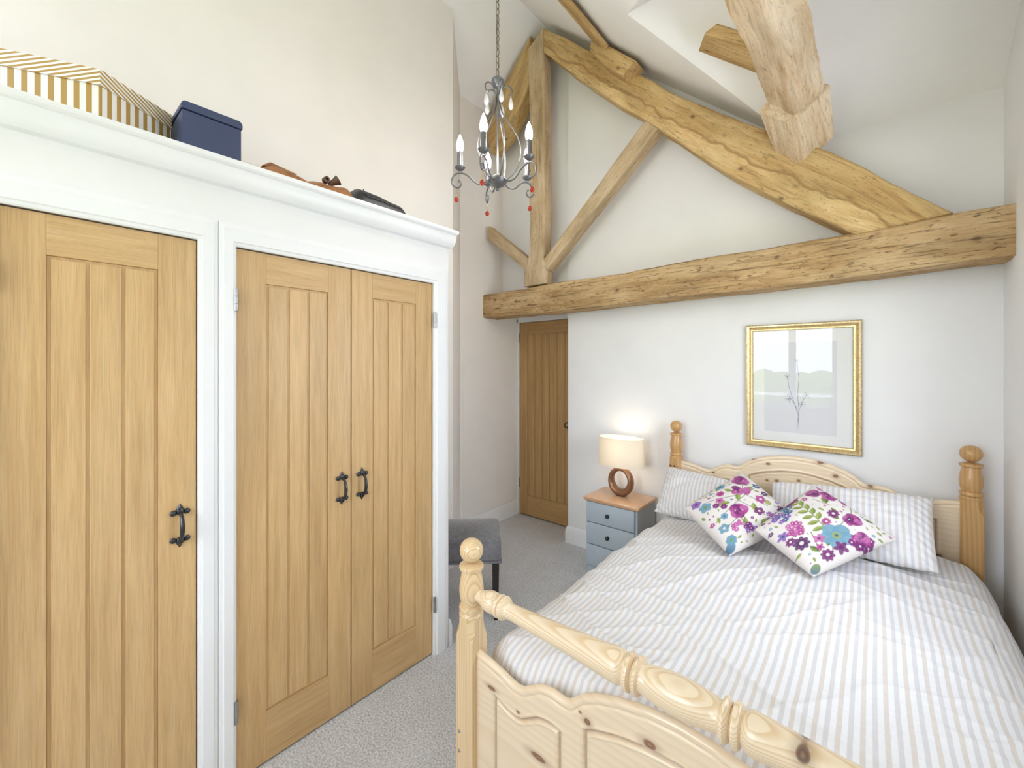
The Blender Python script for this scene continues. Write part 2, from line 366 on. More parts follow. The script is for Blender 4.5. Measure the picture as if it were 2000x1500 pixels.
def reparent(o, root):
    """keep world placement of a part that was modelled in room coordinates"""
    o.parent = root
    M = Matrix.Translation(root.location) @ Matrix.Rotation(root.rotation_euler.z, 4, 'Z')
    o.matrix_parent_inverse = M.inverted(); return o
def part(mb, name, mat, root, **kw):
    o = mb.build(name, mat, None, **kw)
    if root.type == 'EMPTY': reparent(o, root)
    else: o.parent = root; o.matrix_parent_inverse = Matrix.Identity(4)
    return o
def sub(mb, name, mat, prt, **kw):
    o = mb.build(name, mat, None, **kw); o.parent = prt; o.matrix_parent_inverse = Matrix.Identity(4); return o

# ================================================================== ROOM SHELL
XR = .48; YW = 3.12; XUP = -2.47; XAL = -2.83; YDOOR = 3.39; XREV = -2.03
S = lambda x: 2.6-.88*x
Lp = lambda x: 6.472+.88*x
m = MB(); m.box(-3.1, .6, YB-.12, 3.6, -.06, 0); struct(m.build('floor', CARPET, smooth=0))
# left wall: behind the wardrobe, the angled return and the alcove side
def wall_poly(name, mat, pts, z0, z1, th=.12):
    """pts along the wall, room on the left hand side of travel"""
    m = MB(); n = len(pts); P = [Vector((p[0], p[1], 0)) for p in pts]; O = []
    for i in range(n):
        ns = []
        if i > 0: d = (P[i]-P[i-1]).normalized(); ns.append(Vector((d.y, -d.x, 0)))
        if i < n-1: d = (P[i+1]-P[i]).normalized(); ns.append(Vector((d.y, -d.x, 0)))
        nn = sum(ns, Vector()).normalized(); O.append(P[i]+nn*th/max(.3, nn.dot(ns[0])))
    V = []
    for z in (z0, z1):
        V += [(p.x, p.y, z) for p in P]+[(p.x, p.y, z) for p in O]
    Fc = []
    for i in range(n-1):
        a, b = i, i+1; c, d = n+i, n+i+1; t = 2*n
        Fc += [(a, b, b+t, a+t), (d, c, c+t, d+t), (a, c, d, b), (a+t, b+t, d+t, c+t)]
    t = 2*n; Fc += [(0, t, t+n, n), (n-1, 2*n-1, t+2*n-1, t+n-1)]
    m.add(V, Fc); return m.build(name, mat, smooth=0)
struct(wall_poly('wall_left', WALL, [(XAL, YDOOR+.1), (XAL, 2.58), (XUP, 2.176), (XUP, YB)], 0, 4.62))
# back wall with the door recess
m = MB()
m.box(XREV, XR+.12, YW, YDOOR+.1, 0, 4.62)
m.box(XAL-.12, XREV, YW+.03, YDOOR+.1, 2.10, 4.62)
struct(m.build('wall_back', WALLC, smooth=0))
m = MB(); m.box(XAL-.12, XREV, YDOOR+.05, YDOOR+.1, 0, 2.10); struct(m.build('wall_recess', WALL, smooth=0))
# right wall with the added dormer window opening
m = MB(); y0, y1, z0, z1 = WR
m.box(XR, XR+.14, YB-.12, y0, 0, 3.6); m.box(XR, XR+.14, y1, YW, 0, 3.6); m.box(XR, XR+.14, y0, y1, 0, z0); m.box(XR, XR+.14, y0, y1, z1, 3.6)
struct(m.build('wall_right', WALLC, smooth=0))
m = MB(); x0, x1, z0, z1 = WB
m.box(XUP-.12, x0, YB-.14, YB, 0, WG[2]); m.box(XUP-.12, x0, YB-.14, YB, WG[3], 4.62); m.box(XUP-.12, WG[0], YB-.14, YB, WG[2], WG[3]); m.box(x1, XR+.14, YB-.14, YB, 0, 4.62); m.box(x0, x1, YB-.14, YB, 0, z0); m.box(WG[1], x1, YB-.14, YB, z1, 4.62); m.box(x0, WG[1], YB-.14, YB, z1, WG[2]); m.box(x0, WG[1], YB-.14, YB, WG[3], 4.62)
struct(m.build('wall_front', WALL, smooth=0))
# ceiling: two roof slopes and the dormer ceiling
RX = -2.2; RZ = S(RX); DY, DZ, DS, DH = 2.23, 3.53, .70, .89
vx = lambda d: (2.6-DZ+DS*d)/.88
m = MB(); ya, yb = YB-.14, YW+.4
e = vx(DH); zE = DZ-DS*DH; XO = XR+.14
ex = e + .0
def q(*p): m.add(list(p), [tuple(range(len(p)))])
q((XAL-.15, ya, Lp(XAL-.15)), (XAL-.15, yb, Lp(XAL-.15)), (RX, yb, RZ), (RX, ya, RZ))
yS, yN = DY-DH, DY+DH
q((RX, ya, RZ), (RX, yS, RZ), (e, yS, S(e)), (XO, yS, S(XO)), (XO, ya, S(XO)))
q((RX, yS, RZ), (RX, DY, RZ), (vx(0), DY, DZ), (e, yS, zE))
q((RX, DY, RZ), (RX, yN, RZ), (e, yN, zE), (vx(0), DY, DZ))
q((RX, yN, RZ), (RX, yb, RZ), (e, yb, S(e)), (e, yN, zE))
q((vx(0), DY, DZ), (e, yN, zE), (XO, yN, zE), (XO, DY, DZ))
q((vx(0), DY, DZ), (XO, DY, DZ), (XO, yS, zE), (e, yS, zE))
q((e, yS, zE), (XO, yS, zE), (XO, yS, S(XO)))
bmm = bmesh.new()
o = m.build('ceiling', CEIL, smooth=0, recalc=False)
bmm.from_mesh(o.data); bmesh.ops.remove_doubles(bmm, verts=bmm.verts, dist=1e-4)
bmesh.ops.recalc_face_normals(bmm, faces=bmm.faces)
up = max(bmm.faces, key=lambda f: f.calc_area())
if up.normal.z > 0: bmesh.ops.reverse_faces(bmm, faces=bmm.faces)
bmm.to_mesh(o.data); bmm.free()
md = o.modifiers.new('solid', 'SOLIDIFY'); md.thickness = .08; md.offset = -1
struct(o)

# skirting
def skirt(name, pts, label=None, h=.145):
    prof = [(0, 0), (.018, 0), (.018, h*.72), (.014, h*.80), (.012, h*.88), (.006, h*.97), (0, h)]
    m = MB(); n = len(pts); P = [Vector((p[0], p[1], 0)) for p in pts]; V = []
    for i in range(n):
        ns = []
        if i > 0: d = (P[i]-P[i-1]).normalized(); ns.append(Vector((-d.y, d.x, 0)))
        if i < n-1: d = (P[i+1]-P[i]).normalized(); ns.append(Vector((-d.y, d.x, 0)))
        nn = sum(ns, Vector()).normalized(); k = 1/max(.3, nn.dot(ns[0]))
        for a, z in prof: V.append(P[i]+nn*k*a+Vector((0, 0, z)))
    Fc = []; q_ = len(prof)
    for i in range(n-1):
        for j in range(q_): a = i*q_+j; b = i*q_+(j+1) % q_; Fc.append((a, b, b+q_, a+q_))
    Fc += [tuple(range(q_)), tuple((n-1)*q_+j for j in range(q_))]
    m.add(V, Fc); return struct(m.build(name, GLOSSW, smooth=30))
skirt('baseboard_back', [(XR-.002, YW), (XREV, YW), (XREV, YDOOR-.03)][::1])
skirt('baseboard_left', [(XAL, YDOOR-.02), (XAL, 2.58), (XUP, 2.176), (XUP, 1.57)])
skirt('baseboard_right', [(XR, YB+.02), (XR, YW-.02)])
# access panel board on the alcove side wall
m = MB(); m.box(XAL, XAL+.006, 2.62, YDOOR-.06, .15, 1.87); struct(m.build('trim_1', WALL, smooth=0, bevel=.002))

# windows (behind the camera, plus the added gable and dormer ones)
def window(name, axis, a0, a1, z0, z1, pos, out, mull):
    m = MB(); t = .05; d0, d1 = pos, pos+out*.06
    def bx(mm, p0, p1, q0, q1, w0=d0, w1=d1):
        if axis == 'x': mm.box(p0, p1, w0, w1, q0, q1)
        else: mm.box(w0, w1, p0, p1, q0, q1)
    bx(m, a0, a0+t, z0, z1); bx(m, a1-t, a1, z0, z1); bx(m, a0+t, a1-t, z0, z0+t); bx(m, a0+t, a1-t, z1-t, z1)
    for k in mull: bx(m, k-.045, k+.045, z0+t, z1-t)
    bx(m, a0+t, a1-t, z0+(z1-z0)*.76, z0+(z1-z0)*.76+.04)
    bx(m, a0-.03, a1+.03, z0-.03, z0-.001, pos-out*.08, pos+out*.0)
    o = struct(m.build(name, GLOSSW, smooth=0, bevel=.004))
    g = MB(); w = (d0+d1)/2; bx(g, a0+t*.8, a1-t*.8, z0+t*.8, z1-t*.8, w-.002, w+.002); p = g.build('pane', PANE, o, smooth=0)
    return o
window('window_1', 'x', WB[0], WB[1], WB[2], WB[3], YB-.06, -1, [-.93])
window('window_added_gable', 'x', WG[0], WG[1], WG[2], WG[3], YB-.06, -1, [(WG[0]+WG[1])/2])  # added out of view to light the truss and ceiling
window('window_added_dormer', 'y', WR[0], WR[1], WR[2], WR[3], XR+.06, 1, [(WR[0]+WR[1])/2])  # added out of view, supplies daylight from the right

# meadow, fence and hedge outside the window behind the camera (seen mirrored in the picture glass)
m = MB(); m.box(-30, 30, -60, YB-.3, -.6, -.55); o = m.build('ground_outside', GRASS, smooth=0); struct(o)
m = MB()
for i in range(60):
    x = -22+i*.75; m.ell((x, -17+random.uniform(-.3, .3), .35), (.8, .8, random.uniform(.75, 1.05)), 10, 8)
o = m.build('hedge', HEDGE); tag(o, 'green garden hedge beyond the white fence, mirrored in the picture glass', 'hedge'); o['kind'] = 'stuff'
m = MB()
for i in range(14): m.box(-16+i*2.0, -15.9+i*2.0, -9.05, -8.95, -.55, .75)
for z in (.1, .6): m.box(-16, 10.1, -9.09, -9.05, z, z+.1)
o = m.build('fence', FENCEW, smooth=0); tag(o, 'white post and rail fence across the meadow, mirrored in the picture glass', 'fence')

# ================================================================== BEDROOM DOOR
def leaf(mb, y0, y1, z0, z1, x, panels, th=.036, stile=.105, top=.118, bot=.20, ax='x', sgn=1, gr=.009):
    """plank-panelled door leaf; x is the front face, sgn the way the front looks"""
    def B(a0, a1, b0, b1, d0, d1, g):
        d0, d1 = x-sgn*d0, x-sgn*d1
        gg = {'v': 'z', 'h': 'y' if ax == 'x' else 'x'}[g]
        if ax == 'x': mb.box(d0, d1, a0, a1, b0, b1, gg, off=(random.uniform(0, 9), random.uniform(0, 9), random.uniform(0, 9)))
        else: mb.box(a0, a1, d0, d1, b0, b1, gg, off=(random.uniform(0, 9), random.uniform(0, 9), random.uniform(0, 9)))
    B(y0, y0+stile, z0, z1, 0, th, 'v'); B(y1-stile, y1, z0, z1, 0, th, 'v')
    B(y0+stile, y1-stile, z1-top, z1, 0, th, 'h'); B(y0+stile, y1-stile, z0, z0+bot, 0, th, 'h')
    B(y0+stile, y1-stile, z0+bot, z1-top, .006, th-.004, 'v')
    a, b = y0+stile+gr, y1-stile-gr; wd = (b-a-gr*(panels-1))/panels
    for i in range(panels):
        p = a+i*(wd+gr); B(p, p+wd, z0+bot+gr, z1-top-gr, .0012, .0065, 'v')
x0 = -2.802; 
m = MB(); leaf(m, x0, x0+.762, .012, 1.985, YDOOR, 6, ax='y', sgn=-1)
d = m.build('door_1', OAKD, smooth=0, bevel=.0015); struct(d, 'plank-panelled oak bedroom door in the recess')
m = MB()
for z in (.28, 1.78):
    m.lathe([(.006, 0), (.006, .1)], (x0-.004, YDOOR-.006, z), seg=10); m.box(x0-.022, x0+.0, YDOOR-.004, YDOOR, z, z+.1)
    sub(m, 'hinge', STEEL, d); m = MB()
m = MB(); hx = x0+.637
pts = [(hx, YDOOR-.03, 1.0)]+[(hx-.02-.035*math.sin(t), YDOOR-.045, 1.0+.028*math.cos(t)-.02) for t in [i*.35 for i in range(0, 13)]]
m.tube([(hx+.03, YDOOR-.002, .985), (hx+.03, YDOOR-.045, .985), (hx-.02, YDOOR-.05, 1.01), (hx-.04, YDOOR-.05, 1.0), (hx-.048, YDOOR-.05, .98), (hx-.04, YDOOR-.05, .962), (hx-.025, YDOOR-.05, .957), (hx-.014, YDOOR-.05, .968)], .006, 8)
m.box(hx+.01, hx+.05, YDOOR-.006, YDOOR, .90, 1.05); sub(m, 'door_handle', IRON, d)
m = MB(); m.box(XAL+.002, x0-.003, YDOOR-.02, YDOOR+.05, 0, 2.02); m.box(x0+.765, XREV, YDOOR-.012, YDOOR+.05, 0, 2.02)
m.box(XAL+.002, XREV, YDOOR-.02, YDOOR+.05, 1.988, 2.098); struct(m.build('trim_2', GLOSSW, smooth=0, bevel=.003), 'white painted frame around the bedroom door')

# ================================================================== WARDROBE
WX = -1.79; WE = 1.545
wr = thing('built_in_wardrobe', 'built-in white wardrobe with three oak plank doors under a moulded shelf', 'wardrobe', (WX, .5, 0))
m = MB(); yL = YB+.005
DT = 1.985
openings = [(-.935, -.059), (-.0585+.0, .402), (.518, 1.435)]
# front wall around the openings
m.box(WX-.06, WX, .402+.004, .518-.004, 0, 2.262); m.box(WX-.06, WX, 1.435+.004, WE, 0, 2.262)
m.box(WX-.06, WX, yL, -.0585-.004, 0, 2.262)
m.box(WX-.06, WX, -.0625, .406, DT+.004, 2.262); m.box(WX-.06, WX, .514, 1.439, DT+.004, 2.262)
m.box(XUP+.001, WX-.06, WE-.06, WE, 0, 2.262); m.box(XUP+.001, WX-.02, yL, WE-.0, 2.262, 2.278)
m.box(XUP+.001, WX-.07, .44, .47, 0, 2.26)
part(m, 'front_wall', WALLC, wr, smooth=0)
m = MB(); m.box(WX, WX+.0, 0, 0, 0, 0) if False else None
# moulded cornice, returned round the end
prof = [(0, 2.192), (.026, 2.195), (.038, 2.204), (.048, 2.220), (.052, 2.238), (.053, 2.256), (.062, 2.258), (.069, 2.264), (.071, 2.271), (.068, 2.279), (.060, 2.283), (0, 2.283)]
path = [Vector((WX, yL, 0)), Vector((WX, WE, 0)), Vector((XUP+.002, WE, 0))]; nrm = [Vector((1,0,0)), Vector((1,1,0)), Vector((0,1,0))]
V = [p+n*a+Vector((0, 0, z)) for p, n in zip(path, nrm) for a, z in prof]; q_ = len(prof)
V = []
for p, n in zip(path, nrm):
    for a, z in prof: V.append(Vector((p.x+n.x*a*(1 if n.y == 0 else .45 if n.x else 0), p.y+n.y*a*.45, z)) if n.y else Vector((p.x+a, p.y, z)))
V = []
for p, n in zip(path, nrm):
    for a, z in prof: V.append(Vector((p.x+n.x*a, p.y+n.y*a*.25, z)))
Fc = []
for i in range(2):
    for j in range(q_): a = i*q_+j; b = i*q_+(j+1) % q_; Fc.append((a, b, b+q_, a+q_))
Fc += [tuple(range(q_)), tuple(2*q_+j for j in range(q_))]
m = MB(); m.add(V, Fc); part(m, 'cornice', GLOSSW, wr, smooth=28)
# architraves
def arch(y0, y1, left=.058, right=.058, top=.082):
    m = MB(); pf = [(0, 0), (0, .010), (.05, .013), (.16, .014), (.20, .019), (.74, .020), (.80, .017), (.92, .016), (1, .012), (1, 0)]
    cs = [(y0, 0, -left, 0), (y0, DT, -left, top), (y1, DT, right, top), (y1, 0, right, 0)]; V = []; Fc = []; k = len(pf)
    for (y, z, wy, wz) in cs:
        for t_, d in pf: V.append((WX+d, y+wy*t_, z+wz*t_))
    for i in range(3):
        for j in range(k-1): a = i*k+j; Fc.append((a, a+1, a+1+k, a+k))
    m.add(V, Fc); return m
part(arch(-.0585, .402, right=.0585), 'architrave', GLOSSW, wr, smooth=20)
part(arch(.518, 1.435, left=.0565, right=.095), 'architrave', GLOSSW, wr, smooth=20)
m = MB(); prof = [(0, 0), (.018, 0), (.018, .10), (.013, .116), (.011, .128), (.005, .142), (0, .146)]
m.prism([(WE+a, z) for a, z in prof], XUP+.005, WX+.012, axis='x'); part(m, 'end_skirting', GLOSSW, wr, smooth=30)

def pull(z, y, X):
    m = MB(); n = 14
    pts = [(X+.004+.034*math.sin(math.pi*t/n)**.8, y, z+.044*math.cos(math.pi*t/n)) for t in range(n+1)]
    m.tube(pts, [.0075-.002*abs(math.cos(math.pi*t/n)) for t in range(n+1)], 10)
    for s_ in (1, -1):
        c = z+s_*.050
        m.ell((X+.006, y, c), (.007, .011, .013)); m.ell((X+.005, y-.019, c-s_*.004), (.006, .0095, .0095)); m.ell((X+.005, y+.019, c-s_*.004), (.006, .0095, .0095))
        m.box(X, X+.005, y-.02, y+.02, c-.005, c+.004)
        V = [(X, y-.011, c+s_*.008), (X, y, c+s_*.026), (X, y+.011, c+s_*.008), (X, y, c-s_*.004), (X+.010, y, c+s_*.010)]
        m.add(V, [(0, 1, 4), (1, 2, 4), (2, 3, 4), (3, 0, 4), (0, 3, 2, 1)])
    return m
def wdoor(y0, y1, hy, hinge_y, panels=3):
    m = MB(); leaf(m, y0+.002, y1-.002, .008, DT-.003, WX-.004, panels, stile=.103 if y1-y0 > .455 else .10, top=.118, bot=.195, gr=.0095)
    dd = part(m, 'door', OAK, wr, smooth=0, bevel=.0015)
    h = pull(1.003, hy, WX-.004).build('handle', IRON, None); h.parent = dd; h.matrix_parent_inverse = Matrix.Identity(4)
    for z in (.232, 1.748):
        hm = MB(); hm.lathe([(.0075, 0), (.0075, .024), (.006, .025), (.0075, .026), (.0075, .052), (.006, .053), (.0075, .054), (.0075, .082)], (WX+.014, hinge_y, z), seg=12)
        hm.box(WX-.004, WX+.014, hinge_y-.002, hinge_y+.002, z, z+.082)
        sub(hm, 'hinge', STEEL, dd, smooth=40)
wdoor(-.0565, .402, .354, -.058)
wdoor(.518, .9745, .930, .516)
wdoor(.9755, 1.435, 1.027, 1.438)
for o_ in wr.children:
    if o_.name.startswith('door'):
        for c_ in o_.children: c_.matrix_parent_inverse = Matrix.Identity(4)

# ================================================================== TIMBERS
def loft(st, mat, name, label, amp=.006, seed=0, corner=.16, M=5, N=6, grouped=None, cat='beam', fs=3.0):
    """st: stations (p00,p10,p11,p01) = four corners of the section, walked round; irregular hewn timber"""
    P = [[Vector(c) for c in s] for s in st]; cum = [0]
    for i in range(1, len(P)): cum.append(cum[-1]+((sum(P[i], Vector())-sum(P[i-1], Vector()))/4).length)
    L = cum[-1]; n = max(8, int(L/.022)); V = []; G = []
    for i in range(n+1):
        t = L*i/n; k = 0
        while k < len(cum)-2 and cum[k+1] < t: k += 1
        f = (t-cum[k])/(cum[k+1]-cum[k]); C = [P[k][j].lerp(P[k+1][j], f) for j in range(4)]
        cen = sum(C, Vector())/4
        ring = []
        for j in range(4):
            a, b = C[j], C[(j+1) % 4]; pr = C[j-1]
            c0 = min(corner, .4)
            # rounded corner at a
            ea = (pr-a); eb = (b-a); r = .012+.010*noise.noise(Vector((t*2.5+seed, j*7.1, 3.3)))
            r = max(.004, r)
            pa = a+ea.normalized()*r; pb = a+eb.normalized()*r
            ring += [pa, (pa+pb)/2*.62+a*.38, pb]
            nb = C[(j+1) % 4]; pc = nb+(a-nb).normalized()*.014
            for q2 in range(1, N): ring.append(pb.lerp(pc, q2/N))
        for p in ring:
            d = (p-cen); dn = d.normalized()
            nz = noise.fractal(Vector((p.x*fs, p.y*fs, p.z*fs))*1.0+Vector((seed, 0, 0)), 1.0, 2.0, 4)
            n2 = noise.noise(Vector((t*1.3+seed*3, dn.x*1.5, dn.z*1.5)))
            V.append(p+dn*(nz*amp*.8+n2*amp*1.2)); G.append((t+seed, d.dot((C[1]-C[0]).normalized())+.05, d.dot((C[3]-C[0]).normalized())+.03))
    q3 = len(ring); Fc = []
    for i in range(n):
        for j in range(q3): a, b = i*q3+j, i*q3+(j+1) % q3; Fc.append((a, b, b+q3, a+q3))
    Fc += [tuple(range(q3)), tuple(n*q3+j for j in range(q3))]
    m = MB(); m.add(V, Fc, graincoords=G); o = m.build(name, mat, smooth=50); tag(o, label, cat, grouped); return o
def xz(top, bot, ya, yb):
    """stations of a truss timber from its top and bottom edges (x,z) and its front and back planes"""
    return [((t[0], ya, t[1]), (t[0], yb, t[1]), (b[0], yb, b[1]), (b[0], ya, b[1])) for t, b in zip(top, bot)]
TY = 2.88
tp = [(947,576),(1010,566),(1085,552),(1235,530),(1360,507),(1520,480),(1700,446),(1880,414),(1972,399)]
bt = [(947,621),(1010,616),(1110,605),(1235,590),(1360,576),(1520,560),(1700,537),(1880,512),(1972,499)]
top = [atY(x, y, TY) for x, y in tp]; bot = [atY(x, y, TY) for x, y in bt]
top = [(p.x, p.z) for p in top]; bot = [(p.x, p.z) for p in bot]
top[0] = (XAL, top[0][1]); bot[0] = (XAL, bot[0][1]); top[-1] = (XR+.004, top[-1][1]); bot[-1] = (XR+.002, bot[-1][1])
bot = [(t[0], b[1]) for t, b in zip(top, bot)]
loft(xz(top, bot, TY, YW-.03), BEAM_T, 'tie_beam', 'long horizontal old oak tie beam spanning the room above the bed and door', .007, 1, fs=5)
# king post with a flared foot
A = [(-2.285, 4.30), (-2.27, 3.6), (-2.268, 2.75), (-2.278, 2.55), (-2.292, 2.45), (-2.33, 2.38), (-2.334, 2.238)]
B_ = [(-2.118, 4.40), (-2.115, 3.6), (-2.112, 2.75), (-2.118, 2.55), (-2.12, 2.45), (-2.10, 2.38), (-2.10, 2.238)]
loft(xz(A, B_, TY, TY+.115), BEAM_G, 'king_post', 'upright pale oak king post with flared foot standing on the tie beam', .002, 2)
# right principal rafter
rt = [(-2.10, 4.375), (-1.907, 4.205), (-1.627, 3.952), (-1.296, 3.646), (-1.076, 3.431), (-.752, 3.147), (-.472, 2.936), (-.161, 2.690), (-.014, 2.549), (.177, 2.367), (.289, 2.268)]
rb = [(-2.10, 4.165), (-1.98, 4.04), (-1.76, 3.80), (-1.456, 3.491), (-1.22, 3.27), (-.955, 3.01), (-.69, 2.74), (-.40, 2.49), (-.27, 2.39), (-.13, 2.285), (-.075, 2.238)]
loft(xz(rt, rb, 2.86, 3.03), BEAM_S, 'principal_rafter', 'thick golden oak rafter sloping down from the king post to the tie beam', .009, 3, fs=4)
# left rafter stub
loft(xz([(-2.27, 4.42), (-2.55, 4.14), (-2.828, 3.85)], [(-2.27, 4.03), (-2.52, 3.67), (-2.74, 3.55)], 2.89, 3.03), BEAM_Y, 'left_rafter', 'shorter brown oak rafter running down left from the king post behind the chandelier', .006, 4)
# struts
loft(xz([(-2.128, 2.44), (-1.229, 3.295)], [(-2.085, 2.352), (-1.115, 3.215)], TY+.005, TY+.12), BEAM_G, 'diagonal_strut', 'long diagonal oak strut rising from the king post foot to the rafter', .004, 5)
loft(xz([(-2.29, 2.475), (-2.78, 2.87)], [(-2.325, 2.385), (-2.77, 2.735)], TY+.01, TY+.11), BEAM_G, 'short_brace', 'short oak brace from the king post foot up to the left wall', .003, 6)
# purlins
def yst(sec0, y0, sec1, y1, k=6):
    out = []
    for i in range(k+1):
        f = i/k; out.append(tuple((a[0]+(b[0]-a[0])*f, y0+(y1-y0)*f, a[1]+(b[1]-a[1])*f) for a, b in zip(sec0, sec1)))
    return out
A1 = [(-.437, 2.956), (-.314, 2.843), (-.186, 2.923), (-.309, 3.036)]
A0 = [(-.4485, 2.956), (-.290, 2.843), (-.172, 2.923), (-.33, 3.036)]
def ext(a1, a0, y1, y0, y): f = (y-y1)/(y0-y1); return [(p[0]+(q2[0]-p[0])*f, p[1]+(q2[1]-p[1])*f) for p, q2 in zip(a1, a0)]
loft(yst(A1, 2.68, ext(A1, A0, 2.65, 1.75, 1.37), 1.37), BEAM_P, 'heavy_purlin', 'heavy pale scraped oak purlin running overhead towards the viewer', .010, 7, fs=6)
b1 = [(-.478, 2.925), (-.322, 2.800), (-.165, 2.93), (-.32, 3.05)]
b2 = [(-.44, 2.78), (-.315, 2.675), (-.16, 2.80), (-.30, 2.93)]
loft(yst(b1, 2.61, b2, 2.885, 4), BEAM_P, 'purlin_end_block', 'notched oak block where the heavy purlin seats on the rafter', .007, 8, fs=7)
a1 = [(-1.557, 3.908), (-1.448, 3.798), (-1.425, 3.822), (-1.534, 3.918)]
loft(yst(a1, 2.72, [(x+.01, z) for x, z in a1], .6), BEAM_Y, 'small_purlin', 'slim oak purlin under the ceiling near the roof apex', .003, 9)
cl = [(-1.575, 3.925), (-1.41, 3.80), (-1.245, 3.64), (-1.335, 3.588), (-1.42, 3.63), (-1.50, 3.72), (-1.555, 3.83)]
loft([((-1.575, 2.73, 3.94), (-1.575, 2.90, 3.94), (-1.585, 2.90, 3.86), (-1.585, 2.73, 3.86)), ((-1.42, 2.73, 3.815), (-1.42, 2.90, 3.815), (-1.49, 2.90, 3.72), (-1.49, 2.73, 3.72)), ((-1.245, 2.76, 3.65), (-1.245, 2.90, 3.65), (-1.35, 2.90, 3.585), (-1.35, 2.76, 3.585))],
     BEAM_Y, 'purlin_cleat', 'curved oak cleat fixed on the rafter below the slim purlin', .003, 10)
sx0, sx1 = -.70, -.36
zz = lambda x: 2.635-.88*x
loft([((-.63, 2.2, zz(-.63)), (-.74, 2.45, zz(-.74)), (-.68, 2.45, zz(-.68)+.07), (-.57, 2.2, zz(-.57)+.07)), ((-.36, 2.2, zz(-.36)), (-.38, 2.45, zz(-.38)), (-.33, 2.45, zz(-.33)+.07), (-.31, 2.2, zz(-.31)+.07))],
     BEAM_Y, 'timber_stub', 'short cut timber stub poking out left behind the heavy purlin', .004, 11)

# ================================================================== BED
BX = -.35; PF, PH = 1.02, 3.02; PXL, PXR = -1.06, .36
bed = thing('pine_bed', 'double pine bed with turned posts and arched head and foot boards', 'bed', (BX, 2.02, 0))
HC = [(0, 1.005), (.08, .999), (.16, .982), (.23, .957), (.27, .934), (.298, .906), (.315, .897), (.335, .897), (.37, .901), (.41, .893), (.44, .875), (.47, .855), (.49, .848), (.52, .850), (.562, .862), (.62, .875), (.69, .884)]
hx_, hz_ = np.array([h[0] for h in HC]), np.array([h[1] for h in HC])
def hcurve(d):
    d = np.abs(d); g = np.linspace(0, .69, 139); v = np.interp(g, hx_, hz_); k = np.ones(5)/5; v2 = np.convolve(np.pad(v, 2, mode='edge'), k, 'valid'); return np.interp(d, g, v2)
def board(name, yc, zoff, z0, mat, th=.026):
    nx, nz = 430, 170; X = np.linspace(-.672, .672, nx); top = hcurve(X)+zoff
    U = np.linspace(0, 1, nz)**.85
    XX = np.repeat(X[:, None], nz, 1); ZZ = z0+(top[:, None]-z0)*U[None, :]
    # panel outlines
    def outline(a, b):
        pts = []; xs = np.linspace(a, b, 60); zt = hcurve(xs)+zoff-.098
        pts = [(a, z0+.10)]+list(zip(xs, zt))+[(b, z0+.10)]; return np.array(pts+[pts[0]])
    D = np.full(XX.shape, 9.0)
    for a, b in ((-.585, -.335), (-.25, .25), (.335, .585)):
        o = outline(a, b)
        for (p, q2) in zip(o[:-1], o[1:]):
            d = q2-p; L2 = max(1e-12, (d**2).sum()); t = np.clip(((XX-p[0])*d[0]+(ZZ-p[1])*d[1])/L2, 0, 1)
            D = np.minimum(D, np.hypot(XX-p[0]-t*d[0], ZZ-p[1]-t*d[1]))
    slope = np.gradient(top, X)[:, None]
    et = (top[:, None]-ZZ)/np.sqrt(1+slope**2)
    dep = -.0085*np.exp(-(D/.0042)**2) + .0025*np.exp(-((D-.011)/.004)**2) - .009*np.clip(1-et/.012, 0, 1)**2*1.2 - .0035*np.exp(-((et-.024)/.004)**2)
    m = MB(); V = []; G = []; groove_shade = np.clip(np.exp(-(D/.0033)**2)*.75, 0, 1).ravel(); groove_shade = np.concatenate([groove_shade, groove_shade])  # groove mask: shade of the narrow grooves painted into the colour
    for sgn in (-1, 1):
        Y = yc+sgn*(th/2+dep)
        for i in range(nx):
            for j in range(nz): V.append((BX+XX[i, j], Y[i, j], ZZ[i, j])); G.append((XX[i, j]+2+zoff*3, .02+sgn*.01, ZZ[i, j]*1.0-.35))
    Fc = []; N_ = nx*nz
    for i in range(nx-1):
        for j in range(nz-1):
            a = i*nz+j; Fc.append((a, a+nz, a+nz+1, a+1)); Fc.append((N_+a, N_+a+1, N_+a+nz+1, N_+a+nz))
        a = i*nz+nz-1; Fc.append((a, a+nz, a+nz+N_, a+N_)); a = i*nz; Fc.append((a, a+N_, a+nz+N_, a+nz))
    for j in range(nz-1):
        Fc.append((j, j+1, j+1+N_, j+N_)); a = (nx-1)*nz+j; Fc.append((a, a+N_, a+1+N_, a+1))
    m.add(V, Fc, graincoords=G); return part(m, name, mat, bed, smooth=40, recalc=False, cols=np.stack([groove_shade, groove_shade, groove_shade, np.ones_like(groove_shade)], 1))
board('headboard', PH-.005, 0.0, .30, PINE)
board('footboard', PF, -.302, .12, PINE)
